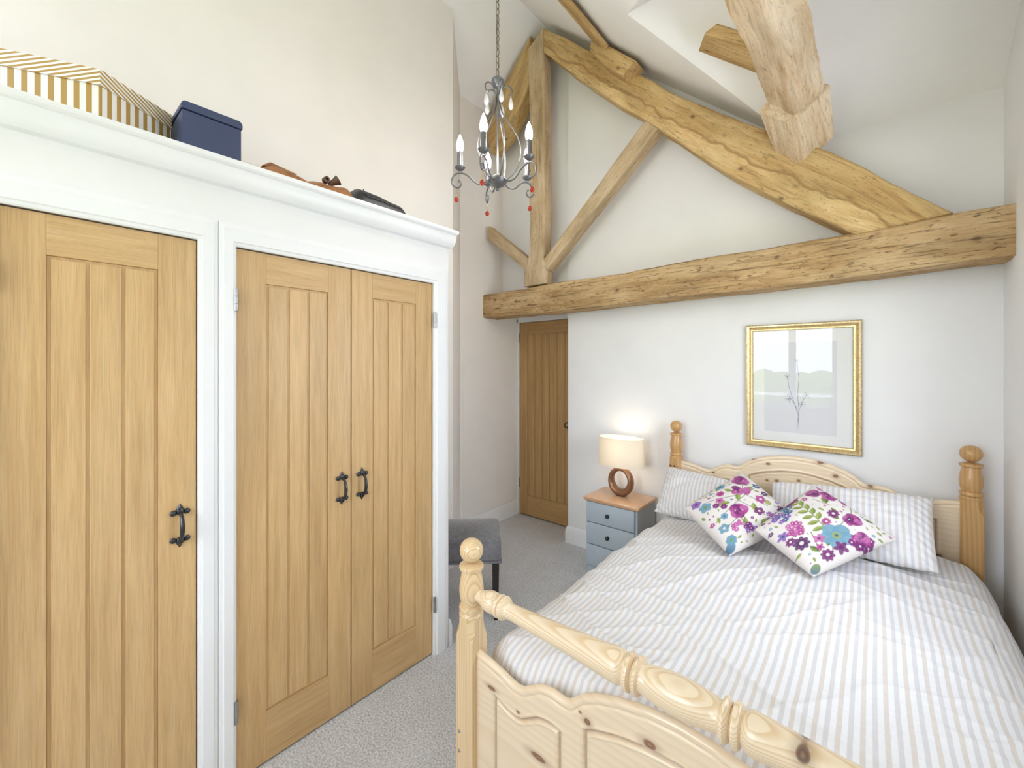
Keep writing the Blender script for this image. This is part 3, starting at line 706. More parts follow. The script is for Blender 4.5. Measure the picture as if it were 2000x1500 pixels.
def post(x, y, dz, mat):
    m = MB(); off = (random.uniform(0, 9), .043, -.041)
    pr = []
    for i in range(13): a = math.pi*i/12; pr.append((max(.041*math.sin(a), .0001), .907+.041*-math.cos(a)*-1))
    pr = pr  # ball from top to bottom
    pr += [(.022, .864), (.030, .862), (.0415, .858), (.043, .852), (.041, .845), (.033, .842), (.034, .835), (.0375, .815), (.0415, .790), (.0425, .770), (.0405, .750), (.036, .733), (.034, .725), (.040, .722), (.043, .714), (.0415, .706), (.036, .702), (.039, .698), (.0425, .692), (.042, .684)]
    pr = [(max(r, .0001), z+dz) for r, z in pr]
    m.lathe(pr, (x, y, 0), seg=40, off=off)
    # square part with lamb's-tongue chamfers at its head
    h = .040; zt = .688+dz
    def ring(z, c, hh): return [(x-hh+c, y-hh, z), (x+hh-c, y-hh, z), (x+hh, y-hh+c, z), (x+hh, y+hh-c, z), (x+hh-c, y+hh, z), (x-hh+c, y+hh, z), (x-hh, y+hh-c, z), (x-hh, y-hh+c, z)]
    rs = [ring(0, .005, h), ring(zt-.075, .005, h), ring(zt-.055, .012, h), ring(zt-.04, .021, h), ring(zt-.012, .022, h), ring(zt, .024, h*.98)]
    V = [p for r_ in rs for p in r_]; Fc = []
    for i in range(len(rs)-1):
        for k in range(8): a, b = i*8+k, i*8+(k+1) % 8; Fc.append((a, b, b+8, a+8))
    Fc += [tuple(reversed(range(8))), tuple((len(rs)-1)*8+k for k in range(8))]
    m.add(V, Fc, grain='z', off=(off[0], -x+.043, -y-.041)); return part(m, 'post', mat, bed, smooth=32)
pfl = post(PXL, PF, 0, PINE_T); pfr = post(PXR, PF, 0, PINE_T); phl = post(PXL, PH, .21, PINE_O); phr = post(PXR, PH, .21, PINE_O)
def bolt(prt, x, y, z, mat, nm='bolt'):
    m = MB(); m.lathe([(.0001, -.003), (.004, -.003), (.0055, -.001), (.0055, .002)], (x, y, z), axis='y', seg=12); sub(m, nm, mat, prt)
bolt(pfl, -1.078, PF-.040, .295, STEEL); bolt(pfl, -1.078, PF-.040, .228, STEEL)
bolt(phl, -1.085, PH-.040, .842, IRON, 'screw'); bolt(phl, -1.060, PH-.040, .842, IRON, 'screw')
# turned foot rail
half = [(.012, -.675), (.020, -.672), (.0215, -.660), (.0235, -.650), (.030, -.635), (.034, -.618), (.0335, -.602), (.028, -.590), (.026, -.587), (.0345, -.583), (.0365, -.576), (.034, -.570), (.030, -.568), (.034, -.565), (.0375, -.558), (.035, -.551), (.028, -.546), (.0245, -.535), (.0245, -.515), (.0265, -.46), (.030, -.38), (.0345, -.29), (.039, -.21), (.0425, -.165), (.0425, -.152), (.039, -.143), (.034, -.137),
        (.0335, -.135), (.043, -.132), (.0465, -.126), (.046, -.119), (.038, -.115), (.033, -.113), (.040, -.110), (.047, -.102), (.045, -.096), (.035, -.092), (.0335, -.088), (.037, -.070), (.0415, -.040), (.0435, -.015), (.044, 0)]
prof = half+[(r, -t) for r, t in reversed(half[:-1])]
m = MB(); m.lathe(prof, (BX, PF, .762), axis='x', seg=44, off=(3.1, -.036, .048)); part(m, 'foot_rail', PINE_R, bed, smooth=38)
for x in (PXL, PXR):
    m = MB(); m.box(x-.013, x+.013, PF+.042, PH-.042, .22, .36, grain='y'); part(m, 'side_rail', PINE, bed, bevel=.003)
m = MB(); m.box(PXL+.02, PXR-.02, PF+.02, PH-.02, .24, .27); part(m, 'slat_base', PINE, bed)
# mattress
m = MB(); m.box(PXL+.03, PXR-.03, PF+.05, PH-.055, .275, .50, ch=.04)
o = m.build('mattress', plain('white_mattress_cloth', (.8, .8, .8), .9), smooth=60); tag(o, 'white mattress lying in the pine bed under the striped duvet', 'mattress')

# duvet
def duvet():
    NU, NV = 300, 300
    xl, xr = -1.075, .415; yf, yh = 1.052, 2.93
    # cross-section path: left hang, over the top, right hang
    path = []
    def sec(y):
        pass
    cx = (xl+xr)/2; hw = (xr-xl)/2
    V = np.zeros((NU, NV, 3)); Gr = np.zeros((NU, NV, 3))
    smax = hw+.20
    sarr = np.linspace(-smax, smax, NU); tarr = np.linspace(-.10, 1, NV)
    Lv = yh-yf
    for i, s_ in enumerate(sarr):
        a = abs(s_); sg = 1 if s_ >= 0 else -1
        for j, t in enumerate(tarr):
            # rounded shoulder of radius r
            r = .10; flat = hw-r; arc = r*math.pi/2
            if a < flat: x = a; dz = 0
            elif a < flat+arc: th = (a-flat)/r; x = flat+r*math.sin(th); dz = -r*(1-math.cos(th))
            else: x = hw+.006; dz = -r-(a-flat-arc)
            y = yf+Lv*t; zy = 0
            if t < 0.055:
                rr = .055*Lv; k = (0.055-t)*Lv
                if k < rr*math.pi/2: th = k/rr; y = yf+rr-rr*math.sin(th); zy = -rr*(1-math.cos(th))
                else: y = yf; zy = -rr-(k-rr*math.pi/2)
            crown = .055*(1-(a/hw)**2) if a < hw else 0
            edge = min(1, max(0, (a-hw*.55)/(hw*.45)))
            z = .572+crown+dz+zy
            # tuck side in near the posts
            if a > flat:
                kf = max(0, 1-max(0, y-(PF+.045))/.07); x -= kf*.055*min(1, (a-flat)/arc)
                kh = max(0, 1-max(0, (PH-.045)-y)/.10); x -= kh*.06*min(1, (a-flat)/arc)
            X = cx+sg*x
            p = Vector((s_*1.0, t*Lv, 0))
            u = p.x; v = p.y
            f = noise.fractal(Vector((u*1.6, v*1.6, 1.7)), 1, 2, 3)*.016
            # long soft creases
            d1 = u*.35+v; c1 = noise.noise(Vector((d1*5.2+noise.noise(Vector((u*1.5, v*1.5, 5)))*1.2, (u-v*.3)*.9, 9.1)))
            d2 = u*-.8+v*.9; c2 = noise.noise(Vector((d2*6.5+1.0*noise.noise(Vector((u*2, v*2, 8))), (u+v)*1.0, 2.2)))
            f += (1-abs(c1)*2.2)**3*.010 if abs(c1) < .45 else 0
            f += (1-abs(c2)*2.6)**3*.007 if abs(c2) < .38 else 0
            f += noise.noise(Vector((u*9, v*7, 4)))*.0022
            fade = 1 if a < flat else max(.25, 1-(a-flat)/arc*.7)
            z += f*fade
            if a > flat: X += sg*(-.004+.010*noise.noise(Vector((v*5, a*3, sg))))
            V[i, j] = (X, y, max(z, .335)); Gr[i, j] = (s_+.010*noise.noise(Vector((u*1.2, v*1.2, 12)))+3.0, t*Lv, 0)
    m = MB(); Fc = []
    for i in range(NU-1):
        for j in range(NV-1): a = i*NV+j; Fc.append((a, a+NV, a+NV+1, a+1))
    m.add(V.reshape(-1, 3).tolist(), Fc, graincoords=Gr.reshape(-1, 3).tolist())
    o = m.build('duvet', STRIPE, smooth=0, recalc=False); o.data.polygons.foreach_set('use_smooth', [True]*len(o.data.polygons))
    md = o.modifiers.new('solid', 'SOLIDIFY'); md.thickness = .012; md.offset = -1
    return tag(o, 'white duvet with beige and grey stripes spread over the pine bed', 'duvet')
duvet()

# pillows and cushions from four corner points
def cushion(name, c, thick, mat, label, cat, group, n=90, paint=None, pw=2.2, stripe_w=.66, wr_=.004, seed=0, bend=0, inset=.10, flange=0):
    """c = corners: c00 c10 c11 c01; u runs c00->c10, v runs c00->c01"""
    c = [Vector(p) for p in c]; nr = (c[1]-c[0]).cross(c[3]-c[0]).normalized(); V = []; G = []; C_ = []
    W = (c[1]-c[0]).length; Hh = (c[3]-c[0]).length
    for side in (1, -1):
        for i in range(n+1):
            for j in range(n+1):
                u, v = i/n, j/n
                # slightly concave sides, pulled out corners
                uu, vv = 2*u-1, 2*v-1
                iu = uu*(1-inset*(1-vv*vv)*abs(uu)**2.0*.5); iv = vv*(1-inset*(1-uu*uu)*abs(vv)**2.0*.5)
                a, b = (iu+1)/2, (iv+1)/2
                p = c[0]*(1-a)*(1-b)+c[1]*a*(1-b)+c[2]*a*b+c[3]*(1-a)*b
                eu, ev = 1-abs(uu)**pw, 1-abs(vv)**pw
                h = thick/2*max(0, eu*ev)**.5
                edge = min(1, 3*min(1-abs(uu), 1-abs(vv)))
                h += wr_*edge*noise.fractal(Vector((u*4+seed, v*4, side*3)), 1, 2, 3)*2
                ru = math.atan2(vv, uu); rad = math.hypot(uu, vv)
                h += wr_*.9*math.sin(ru*9+seed)*max(0, rad-.45)*edge
                p = p+nr*(side*h)+Vector((0, 0, -bend*(uu*uu)*.5))
                if flange: p = p+nr*(.004*math.sin((u+v)*60)*(1-edge))
                V.append(p); G.append((u*W+seed, v*Hh, 0)); C_.append((u, v))
    Fc = []; N_ = (n+1)*(n+1)
    for i in range(n):
        for j in range(n):
            a = i*(n+1)+j; Fc.append((a, a+n+1, a+n+2, a+1)); Fc.append((N_+a, N_+a+1, N_+a+n+2, N_+a+n+1))
    m = MB(); m.add(V, Fc, graincoords=G)
    cols = paint(np.array(C_)) if paint else None
    o = m.build(name, mat, smooth=0, recalc=False, cols=cols)
    b = bmesh.new(); b.from_mesh(o.data); bmesh.ops.remove_doubles(b, verts=[v for v in b.verts], dist=2e-4); bmesh.ops.recalc_face_normals(b, faces=b.faces); b.to_mesh(o.data); b.free()
    o.data.polygons.foreach_set('use_smooth', [True]*len(o.data.polygons)); return tag(o, label, cat, group)
cushion('pillow', [(-1.065, 2.64, .61), (-.42, 2.58, .64), (-.50, 2.90, .80), (-1.09, 2.93, .845)], .17, STRIPE, 'striped pillow leaning on the headboard at the lamp side', 'pillow', 'striped bed pillows', seed=1.0, flange=1, inset=.05, wr_=.007)
cushion('pillow', [(-.43, 2.60, .635), (.215, 2.58, .648), (.222, 2.93, .89), (-.465, 2.93, .85)], .17, STRIPE, 'striped pillow leaning on the headboard at the right wall side', 'pillow', 'striped bed pillows', seed=2.016, flange=1, inset=.05, wr_=.007)

# floral print painted as a colour attribute
class Canvas:
    def __init__(s, n, bgc): s.n = n; s.a = np.ones((n, n, 3))*np.array(bgc); g = (np.arange(n)+.5)/n; s.X, s.Y = np.meshgrid(g, g, indexing='ij')
    def put(s, mask, col, alpha=1.0):
        k = np.clip(mask, 0, 1)[..., None]*alpha; s.a = s.a*(1-k)+np.array(col)*k
    def ell(s, x, y, rx, ry, th, col, alpha=.92, col2=None):
        c, q2 = math.cos(th), math.sin(th); rx, ry = rx*1.22, ry*1.22; dx, dy = s.X-x, s.Y-y; u = (dx*c+dy*q2)/rx; v = (-dx*q2+dy*c)/ry; d = np.sqrt(u*u+v*v)
        mk = np.clip((1-d)*min(rx, ry)*s.n*.9, 0, 1)
        if col2 is not None:
            f = np.clip((u+1)/2, 0, 1)[..., None]; cc = np.array(col)*(1-f)+np.array(col2)*f; k = mk[..., None]*alpha; s.a = s.a*(1-k)+cc*k
        else: s.put(mk, col, alpha)
    def leaf(s, x, y, L, w, th, col, col2=None):
        c, q2 = math.cos(th), math.sin(th); dx, dy = s.X-x, s.Y-y; u = (dx*c+dy*q2)/L; v = (-dx*q2+dy*c)
        L *= 1.0; hw = 1.35*w*np.clip(np.sin(np.pi*np.clip(u, 0, 1)), 0, 1)**.8; mk = np.clip((hw-np.abs(v))*s.n, 0, 1)*(u > 0)*(u < 1)
        if col2 is not None: s.put(mk*(v > 0), col); s.put(mk*(v <= 0), col2)
        else: s.put(mk, col)
    def line(s, p, q2, w, col):
        d = np.array(q2)-np.array(p); L2 = (d**2).sum(); t = np.clip(((s.X-p[0])*d[0]+(s.Y-p[1])*d[1])/L2, 0, 1)
        D = np.hypot(s.X-p[0]-t*d[0], s.Y-p[1]-t*d[1]); s.put(np.clip((w-D)*s.n+.5, 0, 1), col, .85)
MAG = s2l((166, 66, 134)); PUR = s2l((112, 38, 104)); DPU = s2l((84, 40, 92)); TEAL = s2l((104, 148, 168)); DTE = s2l((52, 94, 128)); GRN = s2l((120, 140, 66)); DGR = s2l((84, 104, 60)); LIL = s2l((130, 96, 170)); PNK = s2l((184, 100, 158)); LIN = s2l((218, 212, 208)); OLV = s2l((150, 160, 90))
def daisy(c, x, y, r, col, cc, k=6, th=0, w=.42):
    r *= 1.2
    for i in range(k):
        a = th+i*2*math.pi/k; c.ell(x+math.cos(a)*r*.55, y+math.sin(a)*r*.55, r*.5, r*w, a, col, .93)
    c.ell(x, y, r*.26, r*.26, 0, cc)
def rose(c, x, y, r, th, a=MAG, b=PUR):
    r *= 1.12; a = tuple(v*.92 for v in a)
    for i in range(8):
        q2 = th+i*.785; d = .62+.1*math.sin(i*2.3); c.ell(x+math.cos(q2)*r*d, y+math.sin(q2)*r*d*.9, r*(.40+.06*math.sin(i*3.1)), r*.26, q2+1.4+.3*math.sin(i), (a, b, a, PNK)[i % 4], .95, (b, a, PNK, a)[i % 4])
    c.ell(x, y, r*.55, r*.42, th, a, .95, b)
    for i in range(5):
        q2 = th+i*1.26; c.ell(x+math.cos(q2)*r*.34, y+math.sin(q2)*r*.30, r*.30, r*.15, q2+1.3, (b, a, DPU, a, PNK)[i % 5], .85)
    c.ell(x+.05*r, y, r*.20, r*.11, th+.5, DPU, .95); c.ell(x-.30*r, y+.16*r, r*.13, r*.05, th, LIN, .9); c.ell(x+.32*r, y-.2*r, r*.10, r*.04, th+1, LIN, .8)
def cluster(c, x, y, R_, k, col, cols2, rnd, r=.022):
    for i in range(k):
        a = rnd.uniform(0, 6.28); d = R_*rnd.random()**.6; daisy(c, x+d*math.cos(a), y+d*math.sin(a), r*rnd.uniform(.8, 1.2), rnd.choice([col, cols2]), LIN, 5, a)
def fill(c, rnd, k=420):
    n = c.n
    for _ in range(k):
        x, y = rnd.uniform(.03, .97), rnd.uniform(.03, .97); r = rnd.uniform(.018, .040)
        i0, i1, j0, j1 = int((x-r)*n), int((x+r)*n)+1, int((y-r)*n), int((y+r)*n)+1
        blk = c.a[max(0, i0):i1, max(0, j0):j1]
        if np.abs(blk-np.array(LIN)).sum(-1).max() > .12: continue
        t = rnd.random(); a = rnd.uniform(0, 6.28)
        if t < .40: c.leaf(x-.9*r*math.cos(a), y-.9*r*math.sin(a), 2.0*r, r*.34, a, GRN, OLV)
        elif t < .8: daisy(c, x, y, r*.75, rnd.choice([MAG, PUR, DPU, PNK, LIL, TEAL, DTE]), LIN, 5, a)
        else: c.ell(x, y, r*.45, r*.3, a, rnd.choice([PUR, MAG, LIL]))
def print1():
    c = Canvas(256, LIN); rnd = random.Random(3)
    for p in (((.1, .45), (.5, .55)), ((.5, .55), (.9, .62)), ((.5, .55), (.62, .2)), ((.3, .1), (.42, .5)), ((.2, .8), (.6, .6)), ((.75, .3), (.62, .62)), ((.6, .6), (.85, .85)), ((.15, .3), (.35, .35)), ((.4, .75), (.35, .95)), ((.8, .5), (.95, .35))): c.line(*p, .005, DGR)
    for (x, y, L, w, t) in ((.40, .58, .16, .028, 2.5), (.5, .55, .15, .026, .9), (.62, .42, .13, .026, 4.2), (.55, .72, .12, .022, 1.9), (.25, .62, .12, .02, .6), (.7, .62, .13, .028, .2), (.35, .2, .12, .022, 1.1), (.82, .7, .10, .02, 2.4), (.15, .5, .09, .018, 4.4), (.9, .5, .1, .02, 5.2), (.5, .12, .12, .022, .3), (.42, .88, .12, .025, .5)): c.leaf(x, y, L, w, t, GRN, OLV)
    rose(c, .80, .84, .115, .4); rose(c, .40, .42, .11, 1.2); rose(c, .60, .68, .075, 2.2, PNK, MAG); c.ell(.70, .62, .07, .045, .7, MAG, .95, PNK); c.ell(.62, .74, .05, .035, 1.8, PUR)
    for x, y, r, a, b in ((.75, .42, .055, MAG, LIN), (.60, .28, .05, PUR, LIN), (.33, .70, .045, PNK, PUR), (.42, .80, .04, MAG, PUR), (.24, .66, .034, PUR, PNK), (.30, .58, .035, PUR, PNK), (.14, .74, .06, TEAL, GRN), (.22, .46, .036, TEAL, DTE), (.12, .32, .05, TEAL, LIN), (.10, .88, .05, LIL, PUR), (.52, .92, .05, TEAL, DTE), (.90, .64, .045, DTE, LIN), (.88, .48, .035, DPU, LIN)): daisy(c, x, y, r, a, b, 5 if r > .04 else 6, x*9)
    cluster(c, .38, .16, .06, 16, LIL, PUR, rnd); cluster(c, .26, .26, .07, 12, MAG, PNK, rnd); cluster(c, .70, .12, .09, 20, MAG, LIL, rnd); cluster(c, .9, .2, .07, 10, PUR, DPU, rnd)
    c.ell(.80, .34, .035, .035, 0, OLV); c.ell(.05, .07, .06, .045, .7, DTE, .95, TEAL); daisy(c, .10, .14, .05, TEAL, GRN, 7)
    fill(c, rnd); return c.a
def print2():
    c = Canvas(256, LIN); rnd = random.Random(5)
    for p in (((.42, .30), (.55, .92)), ((.3, .12), (.42, .30)), ((.42, .3), (.8, .4)), ((.75, .35), (.95, .5)), ((.2, .2), (.3, .45)), ((.6, .1), (.5, .3)), ((.75, .62), (.7, .8))): c.line(*p, .005, DGR)
    for k in range(6):
        t = .42+.09*k; x = .42+.13*(t-.3)/.62; c.leaf(x, t, .13, .024, 2.9-.1*k, GRN, OLV); c.leaf(x, t+.02, .13, .024, .5+.1*k, OLV, GRN)
    for (x, y, L, w, t) in ((.75, .66, .13, .03, 1.0), (.72, .58, .1, .02, 4.5), (.2, .2, .12, .022, 1.8), (.3, .2, .11, .022, .8), (.88, .3, .1, .02, 5.5), (.15, .5, .1, .02, 1.2), (.62, .5, .1, .018, 5.0)): c.leaf(x, y, L, w, t, GRN, DGR)
    rose(c, .90, .74, .10, .9, MAG, PUR); rose(c, .80, .88, .085, 1.8, PUR, PNK); c.ell(.95, .60, .07, .03, 1.0, MAG, .95, PUR); c.ell(.96, .9, .05, .03, .9, PNK); rose(c, .76, .34, .095, .2, PUR, MAG)
    daisy(c, .46, .26, .125, TEAL, OLV, 5, .3, .46); c.ell(.46, .26, .018, .018, 0, DTE)
    for x, y, r, a, b in ((.14, .40, .065, DPU, LIN), (.24, .12, .055, PUR, LIN), (.30, .33, .05, PNK, PUR), (.40, .12, .06, PUR, DPU), (.52, .46, .04, MAG, LIN), (.66, .50, .05, PUR, LIN), (.08, .62, .05, LIL, DTE), (.08, .5, .04, PUR, LIN), (.24, .24, .036, MAG, PUR)): daisy(c, x, y, r, a, b, 8 if b is LIN else 5, x*7, .3)
    cluster(c, .22, .60, .09, 24, PNK, MAG, rnd, .026); cluster(c, .28, .86, .10, 24, DTE, LIL, rnd, .026); cluster(c, .62, .08, .10, 20, MAG, PUR, rnd, .03); cluster(c, .42, .94, .06, 12, TEAL, DTE, rnd)
    rose(c, .66, .12, .07, .4, PNK, PUR); c.ell(.55, .97, .10, .035, .2, PUR, .95, MAG); c.ell(.06, .06, .05, .04, .7, DTE, .9, GRN)
    fill(c, rnd); return c.a
def painter(img):
    n = img.shape[0]
    def f(uv):
        i = np.clip(uv[:, 0]*n-.5, 0, n-1.001); j = np.clip(uv[:, 1]*n-.5, 0, n-1.001); i0, j0 = i.astype(int), j.astype(int); fi, fj = (i-i0)[:, None], (j-j0)[:, None]
        c = img[i0, j0]*(1-fi)*(1-fj)+img[i0+1, j0]*fi*(1-fj)+img[i0, j0+1]*(1-fi)*fj+img[i0+1, j0+1]*fi*fj
        return np.concatenate([c, np.ones((len(c), 1))], 1)
    return f
cushion('floral_cushion', [(-.52, 2.20, .64), (-.285, 2.575, .755), (-.585, 2.73, .925), (-.775, 2.32, .78)], .15, FLORAL, 'left floral cushion in magenta and teal, tilted on a corner, nearest the bedside lamp', 'cushion', 'floral scatter cushions', n=190, paint=painter(print1()), seed=5, wr_=.003, inset=.05)
cushion('floral_cushion', [(-.195, 2.20, .645), (.08, 2.545, .77), (-.24, 2.73, .915), (-.435, 2.29, .76)], .15, FLORAL, 'right floral cushion with a big blue flower, tilted on a corner, nearest the right wall', 'cushion', 'floral scatter cushions', n=190, paint=painter(print2()), seed=6, wr_=.003, inset=.05)

# ================================================================== NIGHTSTAND AND LAMP
NX0, NX1, NY0, NY1 = -1.64, -1.24, 2.774, 3.085
ns = thing('bedside_cabinet', 'blue-grey three drawer bedside cabinet with pine top beside the bed', 'bedside cabinet', ((NX0+NX1)/2, (NY0+NY1)/2, 0))
m = MB(); t = .016
m.box(NX0, NX0+t, NY0+.004, NY1, 0, .538); m.box(NX1-t, NX1, NY0+.004, NY1, 0, .538); m.box(NX0+t, NX1-t, NY1-.01, NY1, 0, .538)
m.box(NX0+t, NX1-t, NY0+.012, NY0+.022, 0, .538)
part(m, 'carcass', BLUEGREY, ns, smooth=0, bevel=.002)
m = MB(); m.box(NX0+t, NX1-t, NY0+.002, NY0+.012, 0, .052); part(m, 'plinth', BLUEGREY, ns, smooth=0, bevel=.002)
m = MB(); m.box(NX0-.018, NX1+.018, NY0-.022, NY1+.004, .545, .566, ch=.007); m.box(NX0-.008, NX1+.008, NY0-.012, NY1, .538, .546); part(m, 'top', PINE_TOP, ns, smooth=40)
for k, (a, b) in enumerate(((.385, .534), (.223, .379), (.060, .217))):
    m = MB(); m.box(NX0+.003, NX1-.018, NY0-.012, NY0+.006, a, b, ch=.003); dr = part(m, 'drawer', BLUEGREY, ns, smooth=40)
    m = MB(); kx, kz = (NX0+NX1)/2-.02, (a+b)/2-.004
    m.lathe([(.0001, -.004), (.006, -.004), (.0125, -.010), (.014, -.016), (.012, -.021), (.007, -.024), (.0001, -.025)][::-1], (kx, NY0-.009, kz), axis='y', seg=20)
    m.lathe([(.0145, -.004), (.0145, -.001)], (kx, NY0-.012, kz), axis='y', seg=20); sub(m, 'knob', IRON, dr)
LX, LY, LZ = -1.448, 2.95, .566
lp = thing('table_lamp', 'bronze ring table lamp with oval cream shade, lit, on the bedside cabinet', 'lamp', (LX, LY, LZ))
# ring base: oval ring with an oval hole set slightly high
m = MB(); n = 64; k = 14; V = []; Fc = []
for i in range(n):
    a = 2*math.pi*i/n; ca, sa = math.cos(a), math.sin(a)
    ox, oz = .100*ca, .108+.112*sa
    if oz < .006: oz = .0
    ox *= 1 if oz > .004 else .9
    ix, iz = .058*ca, .118+.066*sa
    mx, mz = (ox+ix)/2, (oz+iz)/2; hx2, hz2 = (ox-ix)/2, (oz-iz)/2
    dp = .030+.006*(1-sa)
    for j in range(k):
        b = 2*math.pi*j/k; cb, sb = math.cos(b), math.sin(b)
        V.append((LX+mx+hx2*cb, LY+dp*sb, LZ+max(0, mz+hz2*cb)))
for i in range(n):
    for j in range(k): a, b = i*k+j, i*k+(j+1) % k; c, d = ((i+1) % n)*k+(j+1) % k, ((i+1) % n)*k+j; Fc.append((a, b, c, d))
m.add(V, Fc); part(m, 'lamp_base', BRONZE, lp, smooth=60)
m = MB(); m.lathe([(.007, LZ+.216), (.006, LZ+.245), (.012, LZ+.246), (.012, LZ+.29)], (LX, LY, 0), seg=14); part(m, 'lamp_stem', STEEL, lp)
m = MB(); seg = 56; V = []; Fc = []
for z, f in ((LZ+.228, 1.0), (LZ+.438, .98)):
    for d in (0, .002):
        for i in range(seg): a = 2*math.pi*i/seg; V.append((LX+(.178-d)*f*math.cos(a), LY+(.105-d)*f*math.sin(a), z))
for i in range(seg):
    j = (i+1) % seg; Fc += [(i, j, 2*seg+j, 2*seg+i), (seg+j, seg+i, 3*seg+i, 3*seg+j), (i, seg+i, seg+j, j), (2*seg+i, 2*seg+j, 3*seg+j, 3*seg+i)]
m.add(V, Fc); part(m, 'lamp_shade', SHADE, lp, smooth=50)
m = MB(); m.ell((LX, LY, LZ+.325), (.026, .026, .036)); part(m, 'bulb', emis('warm_lit_bulb', (1, .89, .72), 6), lp)
m = MB(); m.tube([(LX-.03, LY+.03, LZ+.004), (LX-.06, LY+.08, LZ+.004), (LX-.10, LY+.12, LZ+.003), (LX-.12, LY+.155, LZ-.0), (LX-.12, LY+.162, LZ-.3)], .0025, 6); part(m, 'cord', CRYSTAL, lp)
for dz in (.26, .40):
    l_ = lamp('table_lamp_light', 'POINT', (LX, LY, LZ+dz), .5, (1, .89, .72), soft=.03); reparent(l_, lp)

# ================================================================== PICTURE
pc = thing('framed_picture', 'gold framed botanical sketch behind glass on the wall above the headboard', 'picture', (-.345, YW, 1.418))
ax0, ax1, az0, az1 = -.637, -.05, 1.030, 1.806
prf = [(0, .0), (0, -.020), (.006, -.026), (.014, -.027), (.022, -.022), (.026, -.016), (.030, -.020), (.037, -.019), (.041, -.012), (.041, 0)]
V = []; cs = [(ax0, az0, 1, 1), (ax1, az0, -1, 1), (ax1, az1, -1, -1), (ax0, az1, 1, -1)]; Fc = []
for (x, z, sx, sz) in cs:
    for a, d in prf: V.append((x+sx*a, YW-.001+d, z+sz*a))
q_ = len(prf)
for i in range(4):
    for j in range(q_): a = i*q_+j; b = i*q_+(j+1) % q_; i2 = (i+1) % 4; Fc.append((a, b, i2*q_+(j+1) % q_, i2*q_+j))
m = MB(); m.add(V, Fc); part(m, 'frame', GOLD, pc, smooth=25)
m = MB(); m.box(ax0+.038, ax1-.038, YW-.008, YW-.002, az0+.038, az1-.038); part(m, 'mount', MAT_WHITE, pc, smooth=0)
iw = ax1-ax0-.082; px0, px1 = ax0+.041+iw*.125, ax1-.041-iw*.145; pz0, pz1 = az0+.10, az1-.115
m = MB(); m.box(px0, px1, YW-.0095, YW-.0082, pz0, pz1, mi=0)
def stem(pts, r=.0012): m.tube([(px0+(px1-px0)*u, YW-.0096, pz0+(pz1-pz0)*v) for u, v in pts], r, 5, mi=1, flat=.5)
stem([(.50, .04), (.49, .2), (.42, .36), (.36, .5), (.33, .62)]); stem([(.47, .04), (.50, .25), (.48, .42), (.50, .6), (.47, .78)]); stem([(.50, .22), (.44, .32), (.38, .38), (.33, .42)]); stem([(.50, .25), (.54, .34), (.60, .42)]); stem([(.38, .38), (.36, .33), (.34, .36)])
for (u, v, k) in ((.35, .37, 9), (.54, .32, 7), (.33, .62, 7), (.47, .79, 5), (.60, .42, 5)):
    for i in range(k): a = 6.28*i/k+u*5; stem([(u, v), (u+.055*math.cos(a), v+.035*math.sin(a))], .0009)
part(m, 'print', [LAV, INK], pc, smooth=0)
m = MB(); m.box(ax0+.038, ax1-.038, YW-.0135, YW-.0120, az0+.038, az1-.038); part(m, 'glass', PICGLASS, pc, smooth=0)

# ================================================================== STOOL
sr = thing('dressing_stool', 'grey velvet stool with dark legs behind the bed foot post, by the wardrobe end', 'stool', (-1.99, 1.87, 0), math.atan2(SA, CA)+R(4))
def lpart(mb, name, mat, root, **kw):
    o = mb.build(name, mat, root, **kw); return o
sw, sd = .44, .38
m = MB()
bmm = bmesh.new(); bmesh.ops.create_cube(bmm, size=1)
for v in bmm.verts: v.co = Vector((v.co.x*sw, v.co.y*sd, .43+v.co.z*.13))
bmesh.ops.subdivide_edges(bmm, edges=bmm.edges[:], cuts=9, use_grid_fill=True)
for v in bmm.verts:
    x, y = v.co.x/(sw/2), v.co.y/(sd/2)
    if v.co.z > .44: v.co.z += .022*(1-x*x)*(1-y*y)
    rr = .9+.1*(1-abs(x*y))
    if abs(x) > .97 and abs(y) > .97: v.co.x *= .965; v.co.y *= .965
    v.co.x *= 1-.05*max(0, (v.co.z-.44)/.07)**2; v.co.y *= 1-.05*max(0, (v.co.z-.44)/.07)**2
m.bm(bmm); o = lpart(m, 'seat', VELVET, sr, smooth=60, bevel=.012)
m = MB(); c_ = .015; hw, hd = sw/2, sd/2
m.box(-hw-.001, hw+.001, -hd-.001, hd+.001, .352, .366, ch=.006); lpart(m, 'seat_border', VELVET, sr)
for x in (-1, 1):
    for y in (-1, 1):
        m = MB(); V = []; cx_, cy_ = x*(hw-.035), y*(hd-.035)
        for z, r in ((0, .013), (.355, .019)): V += [(cx_-r, cy_-r, z), (cx_+r, cy_-r, z), (cx_+r, cy_+r, z), (cx_-r, cy_+r, z)]
        m.add(V, [(0, 3, 2, 1), (4, 5, 6, 7), (0, 1, 5, 4), (1, 2, 6, 5), (2, 3, 7, 6), (3, 0, 4, 7)]); lpart(m, 'leg', DARKW, sr, smooth=0, bevel=.002)

